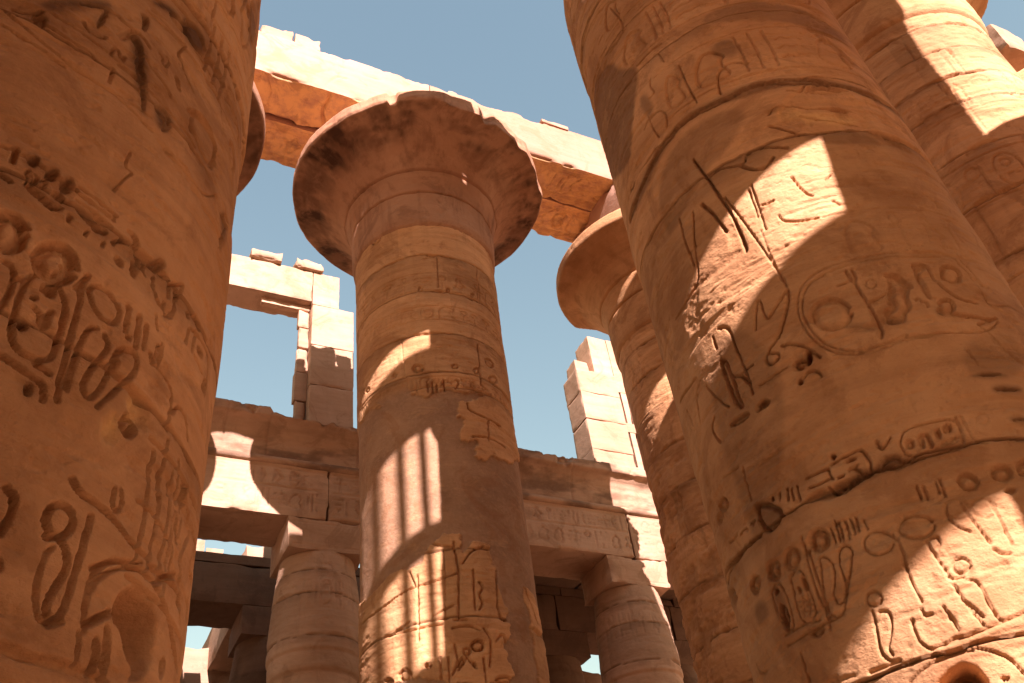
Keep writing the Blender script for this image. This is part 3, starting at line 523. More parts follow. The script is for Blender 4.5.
('g',0.0124,0.02,[(-2.28,6.102),(-2.139,6.102),(-1.992,6.108)]),
('g',0.0124,0.02,[(-2.856,6.515),(-2.749,6.253),(-2.659,6.13)]),
('g',0.0124,0.02,[(-2.737,5.544),(-2.766,5.405),(-2.776,5.25)]),
('g',0.0124,0.02,[(-2.928,6.633),(-3.074,6.556),(-3.148,6.304)]),
('g',0.0124,0.02,[(-2.8,5.584),(-3.049,5.635)]),
('g',0.0124,0.02,[(-3.361,6.613),(-3.309,6.388)]),
('p',0,0.05,[(-2.615,6.639),(-2.517,6.595),(-2.491,6.392),(-2.507,6.137),(-2.495,6),(-2.605,6.077),(-2.615,6.274)]),
('p',0,0.05,[(-2.41,5.887),(-2.37,5.963),(-2.29,5.961),(-2.245,5.889),(-2.329,5.881)]),
('p',0,0.05,[(-2.738,6.007),(-2.473,5.971),(-2.474,5.888),(-2.711,5.931)]),
('p',0,0.05,[(-1.94,6.077),(-1.847,6.064),(-1.868,6.005),(-1.952,6.042)]),
('s',0,0.5,[(-2.738,6.007),(-2.473,5.971),(-2.474,5.888),(-2.711,5.931)]),
('s',0,0.5,[(-2.41,5.887),(-2.37,5.963),(-2.29,5.961),(-2.245,5.889)]),
('p',0,0.14,[(-1.896,5.17),(-1.901,5.162),(-1.909,5.157),(-1.918,5.157),(-1.926,5.161),(-1.933,5.169),(-1.935,5.179),(-1.934,5.188),(-1.929,5.196),(-1.921,5.201),(-1.912,5.201),(-1.903,5.197),(-1.897,5.189),(-1.895,5.179)]),
('p',0,0.14,[(-1.914,5.907),(-1.92,5.898),(-1.928,5.893),(-1.938,5.894),(-1.947,5.899),(-1.953,5.908),(-1.956,5.919),(-1.954,5.931),(-1.949,5.939),(-1.94,5.944),(-1.931,5.944),(-1.922,5.938),(-1.915,5.929),(-1.913,5.918)]),
('p',0,0.14,[(-3.103,5.454),(-3.114,5.45),(-3.134,5.453),(-3.159,5.464),(-3.186,5.48),(-3.208,5.498),(-3.22,5.514),(-3.22,5.524),(-3.208,5.527),(-3.186,5.522),(-3.16,5.511),(-3.134,5.496),(-3.114,5.479),(-3.103,5.464)]),
('g',0.0186,0.035,[(-2.181,5.115),(-2.085,5.112),(-1.993,5.107)]),
('g',0.0186,0.035,[(-2.181,5.019),(-2.087,5.012),(-2.006,5.012)]),
('g',0.0186,0.035,[(-1.952,5.127),(-1.862,5.131),(-1.765,5.133)]),
('g',0.0186,0.035,[(-1.986,5.097),(-1.995,5.042),(-1.978,4.997)]),
('g',0.0186,0.035,[(-1.811,5.094),(-1.772,5.088)]),
('g',0.0186,0.035,[(-1.841,5.014),(-1.816,5.025),(-1.768,4.968)]),
('g',0.0186,0.035,[(-1.937,4.989),(-1.893,4.991)]),
('g',0.0186,0.035,[(-1.954,4.915),(-1.891,4.909)]),
('g',0.0186,0.035,[(-2.029,4.952),(-2.025,4.904),(-1.959,4.872)]),
('g',0.0186,0.035,[(-2.462,5.125),(-2.462,5.069)]),
('g',0.0186,0.035,[(-2.375,5.125),(-2.382,5.025)]),
('g',0.0186,0.035,[(-2.33,5.1),(-2.338,5.001)]),
('g',0.0186,0.035,[(-2.278,5.095),(-2.281,4.97)]),
('g',0.0186,0.035,[(-2.537,5.131),(-2.531,5.108)]),
('g',0.0136,0.025,[(-1.41,5.102),(-1.375,5.157),(-1.313,5.176),(-1.214,5.181),(-1.118,5.178),(-1.039,5.177),(-0.982,5.15),(-0.972,5.095),(-1.008,5.019),(-1.064,4.978),(-1.225,4.958),(-1.347,4.939),(-1.415,4.962),(-1.433,5.027),(-1.43,5.074),(-1.41,5.102)]),
('g',0.0136,0.025,[(-0.97,5.179),(-0.976,5.072),(-1.01,4.961)]),
('p',0,0.045,[(-1.332,5.037),(-1.343,5.02),(-1.358,5.009),(-1.376,5.006),(-1.392,5.011),(-1.403,5.024),(-1.407,5.042),(-1.404,5.062),(-1.393,5.078),(-1.378,5.089),(-1.36,5.092),(-1.344,5.087),(-1.333,5.074),(-1.329,5.056)]),
('p',0,0.045,[(-1.031,5.091),(-1.042,5.074),(-1.058,5.062),(-1.076,5.058),(-1.093,5.062),(-1.104,5.073),(-1.108,5.09),(-1.105,5.109),(-1.094,5.126),(-1.077,5.138),(-1.059,5.142),(-1.043,5.138),(-1.031,5.127),(-1.027,5.11)]),
('p',0,0.045,[(-1.306,5.094),(-1.239,5.116),(-1.209,5.095),(-1.204,5.034),(-1.22,4.973),(-1.245,4.981),(-1.237,5.063),(-1.256,5.074),(-1.276,4.985),(-1.302,4.982)]),
('p',0,0.045,[(-1.163,5.113),(-1.116,5.124),(-1.136,5.027),(-1.175,5.026)]),
('g',0.0186,0.03,[(-1.168,4.982),(-1.05,5.012)]),
('g',0.0186,0.03,[(-1.574,5.154),(-1.57,5.069),(-1.516,5.107),(-1.471,5.149)]),
('g',0.0186,0.03,[(-1.833,5.139),(-1.782,5.134),(-1.704,5.146),(-1.681,5.069),(-1.674,4.995),(-1.701,4.96)]),
('g',0.0186,0.03,[(-1.834,5.079),(-1.768,5.084)]),
('g',0.0186,0.03,[(-1.834,5.02),(-1.769,5.025)]),
('g',0.0186,0.03,[(-1.286,4.715),(-1.29,4.65),(-1.299,4.583)]),
('g',0.0186,0.03,[(-1.322,4.693),(-1.322,4.616)]),
('g',0.0186,0.03,[(-1.45,4.702),(-1.455,4.616)]),
('g',0.0186,0.03,[(-1.408,4.688),(-1.414,4.602)]),
('p',0,0.05,[(-1.572,5.011),(-1.477,5.004),(-1.446,4.922),(-1.223,4.918),(-1.062,4.938),(-0.959,4.932),(-1.136,4.899),(-1.323,4.903),(-1.489,4.869),(-1.648,4.914),(-1.8,4.888),(-1.948,4.83),(-1.922,4.898),(-1.792,4.965),(-1.637,4.944)]),
('p',0,0.05,[(-1.046,4.609),(-1.071,4.586),(-1.103,4.576),(-1.137,4.581),(-1.164,4.599),(-1.181,4.627),(-1.184,4.66),(-1.172,4.691),(-1.148,4.713),(-1.115,4.723),(-1.082,4.719),(-1.053,4.701),(-1.036,4.673),(-1.034,4.64)]),
('p',0,0.05,[(-0.789,4.636),(-0.816,4.613),(-0.849,4.601),(-0.884,4.604),(-0.912,4.62),(-0.93,4.646),(-0.932,4.677),(-0.92,4.707),(-0.894,4.73),(-0.861,4.742),(-0.826,4.739),(-0.796,4.724),(-0.778,4.698),(-0.776,4.667)]),
('p',0,0.05,[(-0.609,4.668),(-0.635,4.644),(-0.668,4.63),(-0.699,4.629),(-0.724,4.64),(-0.738,4.662),(-0.738,4.69),(-0.724,4.719),(-0.698,4.743),(-0.666,4.757),(-0.634,4.758),(-0.608,4.747),(-0.593,4.725),(-0.594,4.697)]),
('p',0,0.05,[(-0.829,4.517),(-0.837,4.507),(-0.851,4.5),(-0.867,4.498),(-0.883,4.5),(-0.895,4.507),(-0.901,4.517),(-0.899,4.528),(-0.891,4.538),(-0.877,4.544),(-0.861,4.547),(-0.845,4.544),(-0.833,4.538),(-0.827,4.528)]),
('p',0,0.05,[(-0.672,5.546),(-0.551,5.566),(-0.394,5.552),(-0.529,5.519)]),
('p',0,0.05,[(-0.601,5.397),(-0.441,5.42),(-0.301,5.397),(-0.469,5.369)]),
('p',0,0.05,[(-0.583,5.105),(-0.455,5.125),(-0.473,5.091)]),
('p',0,0.05,[(-0.709,4.936),(-0.556,4.935),(-0.571,4.908)]),
('s',0,0.75,[(-1.572,5.011),(-1.477,5.004),(-1.446,4.922),(-1.223,4.918),(-1.062,4.938),(-0.959,4.932),(-1.136,4.899),(-1.323,4.903),(-1.489,4.869),(-1.648,4.914),(-1.8,4.888),(-1.948,4.83),(-1.922,4.898),(-1.792,4.965),(-1.637,4.944)]),
('s',0,0.75,[(-0.672,5.546),(-0.549,5.571),(-0.382,5.553),(-0.532,5.513)]),
('s',0,0.75,[(-0.601,5.397),(-0.438,5.426),(-0.298,5.403),(-0.471,5.364)]),
('s',0,0.75,[(-0.583,5.105),(-0.449,5.134),(-0.476,5.086)]),
('s',0,0.75,[(-0.709,4.936),(-0.554,4.94),(-0.573,4.903)]),
('g',0.00744,0.02,[(-0.327,5.906),(-0.234,5.791),(-0.125,5.685)]),
('g',0.00744,0.02,[(-0.937,5.185),(-0.934,4.922),(-0.767,4.943),(-0.551,4.944)]),
('g',0.00744,0.02,[(-1.523,6.004),(-1.37,5.951),(-1.195,5.97),(-1.067,5.973)]),
('g',0.0124,0.012,[(-1.193,4.423),(-1.216,4.399),(-1.249,4.386),(-1.284,4.389),(-1.315,4.406),(-1.335,4.433),(-1.342,4.466),(-1.332,4.497),(-1.309,4.521),(-1.276,4.533),(-1.241,4.531),(-1.209,4.514),(-1.189,4.487),(-1.183,4.454)]),
('g',0.0124,0.012,[(-1.024,4.394),(-1.049,4.369),(-1.083,4.355),(-1.119,4.356),(-1.15,4.372),(-1.17,4.398),(-1.176,4.43),(-1.166,4.462),(-1.142,4.486),(-1.109,4.5),(-1.072,4.499),(-1.04,4.484),(-1.019,4.458),(-1.014,4.426)]),
('g',0.0124,0.012,[(-0.745,5.13),(-0.759,5.111),(-0.778,5.097),(-0.799,5.09),(-0.818,5.093),(-0.83,5.104),(-0.835,5.121),(-0.83,5.142),(-0.817,5.161),(-0.798,5.175),(-0.777,5.182),(-0.758,5.179),(-0.745,5.168),(-0.74,5.151)]),
('g',0.0217,0.035,[(-2.174,4.562),(-2.195,4.531),(-2.227,4.514),(-2.263,4.513),(-2.298,4.53),(-2.323,4.56),(-2.334,4.598),(-2.328,4.636),(-2.306,4.666),(-2.273,4.683),(-2.235,4.683),(-2.202,4.666),(-2.178,4.637),(-2.168,4.599)]),
('g',0.0217,0.035,[(-2.458,4.547),(-2.479,4.517),(-2.51,4.5),(-2.545,4.499),(-2.577,4.514),(-2.6,4.543),(-2.608,4.58),(-2.6,4.618),(-2.577,4.648),(-2.544,4.665),(-2.509,4.665),(-2.477,4.649),(-2.457,4.62),(-2.45,4.584)]),
('g',0.0217,0.035,[(-2.677,4.566),(-2.698,4.541),(-2.729,4.528),(-2.765,4.529),(-2.798,4.546),(-2.822,4.573),(-2.831,4.606),(-2.823,4.639),(-2.8,4.663),(-2.767,4.675),(-2.731,4.673),(-2.699,4.657),(-2.678,4.63),(-2.67,4.597)]),
('g',0.0217,0.035,[(-2.959,4.583),(-2.981,4.561),(-3.013,4.55),(-3.049,4.553),(-3.081,4.568),(-3.103,4.594),(-3.11,4.624),(-3.099,4.652),(-3.073,4.673),(-3.039,4.683),(-3.003,4.68),(-2.973,4.665),(-2.954,4.641),(-2.949,4.612)]),
('p',0,0.04,[(-2.18,4.564),(-2.199,4.537),(-2.228,4.521),(-2.262,4.521),(-2.293,4.536),(-2.317,4.564),(-2.327,4.598),(-2.321,4.633),(-2.301,4.66),(-2.271,4.675),(-2.237,4.675),(-2.206,4.66),(-2.184,4.632),(-2.175,4.598)]),
('p',0,0.04,[(-2.465,4.551),(-2.484,4.523),(-2.512,4.507),(-2.544,4.506),(-2.572,4.52),(-2.592,4.547),(-2.6,4.58),(-2.592,4.614),(-2.571,4.641),(-2.542,4.656),(-2.51,4.657),(-2.482,4.643),(-2.464,4.617),(-2.457,4.584)]),
('p',0,0.04,[(-2.686,4.57),(-2.704,4.548),(-2.732,4.536),(-2.763,4.537),(-2.792,4.552),(-2.813,4.576),(-2.821,4.605),(-2.814,4.634),(-2.794,4.656),(-2.764,4.667),(-2.733,4.665),(-2.705,4.651),(-2.686,4.627),(-2.679,4.598)]),
('p',0,0.04,[(-2.966,4.587),(-2.985,4.568),(-3.013,4.559),(-3.044,4.562),(-3.073,4.576),(-3.093,4.598),(-3.099,4.624),(-3.09,4.648),(-3.068,4.666),(-3.038,4.674),(-3.007,4.671),(-2.981,4.658),(-2.963,4.636),(-2.958,4.611)]),
('p',0,0.04,[(-3.465,4.723),(-3.509,4.711),(-3.576,4.716),(-3.668,4.741),(-3.795,4.795),(-3.914,4.86),(-3.914,4.887),(-3.915,4.919),(-3.731,4.875),(-3.623,4.853),(-3.542,4.83),(-3.485,4.804),(-3.453,4.775),(-3.446,4.746)]),
('p',0,0.04,[(-3.117,5.406),(-3.142,5.389),(-3.181,5.385),(-3.227,5.398),(-3.273,5.424),(-3.306,5.458),(-3.32,5.493),(-3.308,5.519),(-3.276,5.533),(-3.231,5.533),(-3.184,5.52),(-3.144,5.496),(-3.117,5.465),(-3.108,5.433)]),
('p',0,0.04,[(-3.28,5.362),(-3.307,5.348),(-3.344,5.346),(-3.387,5.357),(-3.426,5.379),(-3.454,5.407),(-3.46,5.434),(-3.444,5.455),(-3.41,5.465),(-3.368,5.465),(-3.326,5.454),(-3.293,5.435),(-3.273,5.41),(-3.268,5.384)]),
('g',0.0136,0.025,[(-2.843,4.459),(-2.772,4.499),(-2.714,4.471),(-2.689,4.353),(-2.706,4.189),(-2.723,4.123),(-2.793,4.122),(-2.843,4.165),(-2.851,4.319),(-2.843,4.459)]),
('g',0.0136,0.025,[(-2.603,4.462),(-2.531,4.487),(-2.472,4.458),(-2.461,4.356),(-2.467,4.178),(-2.487,4.114),(-2.554,4.091),(-2.621,4.106),(-2.636,4.2),(-2.603,4.462)]),
('g',0.0136,0.025,[(-2.372,4.69),(-2.396,4.6),(-2.404,4.394),(-2.408,4.204),(-2.399,4.076),(-2.408,3.959)]),
('g',0.0136,0.025,[(-2.367,4.574),(-2.363,4.396),(-2.375,4.189),(-2.382,4.028)]),
('g',0.0136,0.025,[(-2.302,4.422),(-2.292,4.476),(-2.228,4.453),(-2.205,4.345),(-2.242,4.256),(-2.295,4.175),(-2.28,4.086),(-2.213,4.119),(-2.162,4.242),(-2.16,4.389),(-2.134,4.453),(-2.067,4.481),(-2.027,4.416),(-2.09,4.295),(-2.214,4.099),(-2.258,4.037),(-2.327,4.015),(-2.374,4.076),(-2.353,4.242),(-2.302,4.422)]),
('g',0.0136,0.025,[(-2.053,4.659),(-2.067,4.509)]),
('g',0.0136,0.025,[(-2.012,4.65),(-2.022,4.5)]),
('g',0.0136,0.025,[(-1.971,4.643),(-1.974,4.523)]),
('g',0.0136,0.025,[(-2.13,4.639),(-2.128,4.526)]),
('g',0.0136,0.025,[(-2.078,4.682),(-2.093,4.515)]),
('g',0.0136,0.025,[(-1.93,4.636),(-1.94,4.529)]),
('g',0.0136,0.025,[(-2.855,4.11),(-2.718,4.1),(-2.594,4.098),(-2.469,4.065)]),
('g',0.0136,0.025,[(-2.86,4.035),(-2.691,4.026),(-2.594,4.037),(-2.437,4.021),(-2.257,4.013)]),
('g',0.0136,0.025,[(-3.301,5.138),(-3.174,5.1),(-3.103,5.106)]),
('g',0.0136,0.025,[(-3.039,5.071),(-2.951,5.085),(-2.922,5.051)]),
('g',0.0136,0.025,[(-2.863,5.073),(-2.794,5.084),(-2.826,5.04)]),
('g',0.0136,0.025,[(-3.594,5.185),(-3.612,5.089)]),
('g',0.0136,0.025,[(-3.443,4.131),(-3.42,4.035),(-3.283,4.005)]),
('g',0.0136,0.025,[(-2.739,3.934),(-2.742,3.835),(-2.757,3.717)]),
('p',0,0.05,[(-2.627,4.03),(-2.45,4.037),(-2.463,3.962),(-2.557,3.964)]),
('p',0,0.05,[(-2.716,4.894),(-2.827,4.906),(-3.032,4.918),(-3.276,4.947),(-3.541,4.978),(-3.911,5.021),(-3.905,5.025),(-3.622,5.042),(-3.244,4.98),(-2.983,4.953),(-2.807,4.943)]),
('p',0,0.05,[(-2.795,4.47),(-2.74,4.455),(-2.774,4.404),(-2.814,4.434)]),
('p',0,0.05,[(-2.792,4.358),(-2.725,4.283),(-2.746,4.144),(-2.828,4.158),(-2.825,4.264)]),
('p',0,0.05,[(-2.515,4.424),(-2.464,4.411),(-2.474,4.297),(-2.508,4.313)]),
('p',0,0.05,[(-2.564,4.382),(-2.532,4.324),(-2.569,4.308)]),
('p',0,0.05,[(-2.77,5.247),(-2.472,5.026),(-2.466,4.902),(-2.646,4.856),(-2.756,4.964)]),
('s',0,0.5,[(-2.819,4.482),(-2.726,4.448),(-2.732,4.137),(-2.832,4.149),(-2.842,4.337)]),
('s',0,0.5,[(-2.716,4.894),(-2.827,4.906),(-3.032,4.918),(-3.276,4.947),(-3.541,4.978),(-3.911,5.021),(-3.905,5.025),(-3.622,5.042),(-3.244,4.98),(-2.983,4.953),(-2.807,4.943)]),
('s',0,0.5,[(-3.465,4.723),(-3.509,4.711),(-3.576,4.716),(-3.668,4.741),(-3.795,4.795),(-3.914,4.86),(-3.914,4.887),(-3.915,4.919),(-3.731,4.875),(-3.623,4.853),(-3.542,4.83),(-3.485,4.804),(-3.453,4.775),(-3.446,4.746)]),
('s',0,0.5,[(-2.77,5.247),(-2.472,5.026),(-2.466,4.902),(-2.646,4.856),(-2.756,4.964)]),
('s',0,0.5,[(-2.961,4.347),(-2.989,4.322),(-3.03,4.309),(-3.079,4.314),(-3.125,4.334),(-3.159,4.366),(-3.171,4.403),(-3.159,4.437),(-3.125,4.461),(-3.078,4.471),(-3.029,4.466),(-2.987,4.447),(-2.96,4.416),(-2.951,4.381)]),
('g',0.0124,0.015,[(-2.602,4.27),(-2.474,4.234)]),
('g',0.0124,0.015,[(-2.606,4.229),(-2.479,4.193)]),
('g',0.0124,0.015,[(-2.61,4.189),(-2.489,4.152)]),
('g',0.0124,0.015,[(-2.549,4.288),(-2.589,4.158)]),
('g',0.0124,0.015,[(-2.497,4.276),(-2.541,4.137)]),
('g',0.0186,0.018,[(-1.745,4.362),(-1.765,4.328),(-1.801,4.307),(-1.846,4.302),(-1.89,4.316),(-1.926,4.345),(-1.946,4.383),(-1.945,4.424),(-1.924,4.457),(-1.887,4.478),(-1.841,4.482),(-1.797,4.468),(-1.762,4.44),(-1.743,4.402)]),
('g',0.0186,0.018,[(-1.449,4.385),(-1.472,4.353),(-1.512,4.332),(-1.563,4.328),(-1.614,4.341),(-1.656,4.368),(-1.68,4.404),(-1.682,4.442),(-1.659,4.474),(-1.618,4.494),(-1.566,4.497),(-1.514,4.484),(-1.473,4.458),(-1.45,4.422)]),
('g',0.0186,0.018,[(-1.731,4.425),(-1.724,4.271),(-1.739,4.113),(-1.732,3.992),(-1.727,3.903)]),
('g',0.0186,0.018,[(-1.714,4.372),(-1.718,4.238)]),
('g',0.0186,0.018,[(-1.54,4.287),(-1.522,4.149),(-1.494,4.001)]),
('g',0.0186,0.018,[(-1.349,4.052),(-1.363,4.032),(-1.385,4.019),(-1.409,4.016),(-1.432,4.023),(-1.449,4.038),(-1.456,4.06),(-1.453,4.083),(-1.439,4.103),(-1.417,4.115),(-1.392,4.119),(-1.369,4.112),(-1.352,4.096),(-1.345,4.075)]),
('g',0.0186,0.018,[(-1.966,4.015),(-1.98,3.996),(-2,3.985),(-2.024,3.984),(-2.047,3.993),(-2.064,4.01),(-2.072,4.033),(-2.069,4.056),(-2.055,4.075),(-2.034,4.086),(-2.009,4.087),(-1.987,4.078),(-1.97,4.06),(-1.963,4.038)]),
('g',0.0186,0.018,[(-2.057,3.966),(-2.079,3.829),(-2.109,3.707),(-2.091,3.627),(-2.026,3.595)]),
('g',0.0186,0.018,[(-2.013,3.939),(-1.949,3.924),(-1.966,3.825),(-2.012,3.747),(-2.053,3.696),(-2.035,3.644)]),
('g',0.0186,0.018,[(-1.516,4.3),(-1.465,4.314),(-1.456,4.26),(-1.49,4.23)]),
('g',0.0186,0.018,[(-2.082,4.484),(-2.033,4.44),(-2.084,4.313),(-2.179,4.187)]),
('g',0.0186,0.018,[(-1.32,4.513),(-1.351,4.437),(-1.317,4.342),(-1.252,4.282)]),
('g',0.0186,0.018,[(-1.229,4.509),(-1.203,4.353),(-1.162,4.177)]),
('g',0.0186,0.018,[(-1.036,4.483),(-1.03,4.292),(-1.036,4.139)]),
('g',0.0186,0.018,[(-1.158,4.126),(-1.126,4.079),(-1.074,4.077)]),
('g',0.0186,0.018,[(-2.005,4.625),(-2.006,4.537)]),
('g',0.0186,0.018,[(-1.961,4.627),(-1.966,4.53)]),
('g',0.0186,0.018,[(-1.924,4.622),(-1.931,4.537)]),
('g',0.0186,0.018,[(-1.879,4.591),(-1.874,4.523)]),
('g',0.0174,0.022,[(-1.506,4.014),(-1.472,3.99),(-1.42,3.988)]),
('g',0.0174,0.022,[(-1.494,3.956),(-1.485,3.853),(-1.454,3.742),(-1.431,3.649)]),
('g',0.0174,0.022,[(-1.411,3.966),(-1.357,3.951),(-1.34,3.889),(-1.346,3.796),(-1.341,3.711),(-1.329,3.653),(-1.268,3.647)]),
('g',0.0174,0.022,[(-1.831,3.815),(-1.848,3.727),(-1.835,3.648),(-1.786,3.592)]),
('g',0.0174,0.022,[(-1.749,3.858),(-1.742,3.809),(-1.696,3.81)]),
('g',0.0174,0.022,[(-1.614,3.837),(-1.595,3.756),(-1.583,3.66)]),
('g',0.0174,0.022,[(-1.652,3.617),(-1.615,3.624),(-1.521,3.605)]),
('g',0.0174,0.022,[(-1.527,3.531),(-1.439,3.485),(-1.368,3.424),(-1.333,3.313)]),
('g',0.0174,0.022,[(-1.488,3.845),(-1.444,3.785),(-1.412,3.702)]),
('g',0.0279,0.02,[(-2.23,3.594),(-2.126,3.593),(-2.007,3.594)]),
('g',0.0279,0.02,[(-2.002,3.447),(-1.875,3.508),(-1.723,3.531),(-1.555,3.526)]),
('g',0.0279,0.02,[(-1.784,3.596),(-1.622,3.608),(-1.447,3.621),(-1.23,3.656),(-1.15,3.675)]),
('r',0,0.012,[(-1.784,3.817),(-1.574,3.805),(-1.583,3.66),(-1.755,3.622),(-1.823,3.7)]),
('p',0,0.2,[(-1.869,3.392),(-1.778,3.443),(-1.695,3.475),(-1.643,3.477),(-1.595,3.45),(-1.555,3.407),(-1.529,3.278),(-1.73,3.232)]),
('p',0,-0.17,[(-1.601,3.264),(-1.632,3.221),(-1.68,3.194),(-1.736,3.187),(-1.79,3.202),(-1.83,3.236),(-1.849,3.283),(-1.841,3.332),(-1.81,3.375),(-1.76,3.402),(-1.702,3.408),(-1.649,3.393),(-1.61,3.358),(-1.593,3.312)]),
('p',0,0.05,[(-1.428,3.311),(-1.432,3.306),(-1.44,3.303),(-1.449,3.303),(-1.458,3.305),(-1.465,3.31),(-1.469,3.315),(-1.468,3.321),(-1.464,3.326),(-1.457,3.329),(-1.447,3.329),(-1.438,3.327),(-1.431,3.322),(-1.427,3.317)]),
]
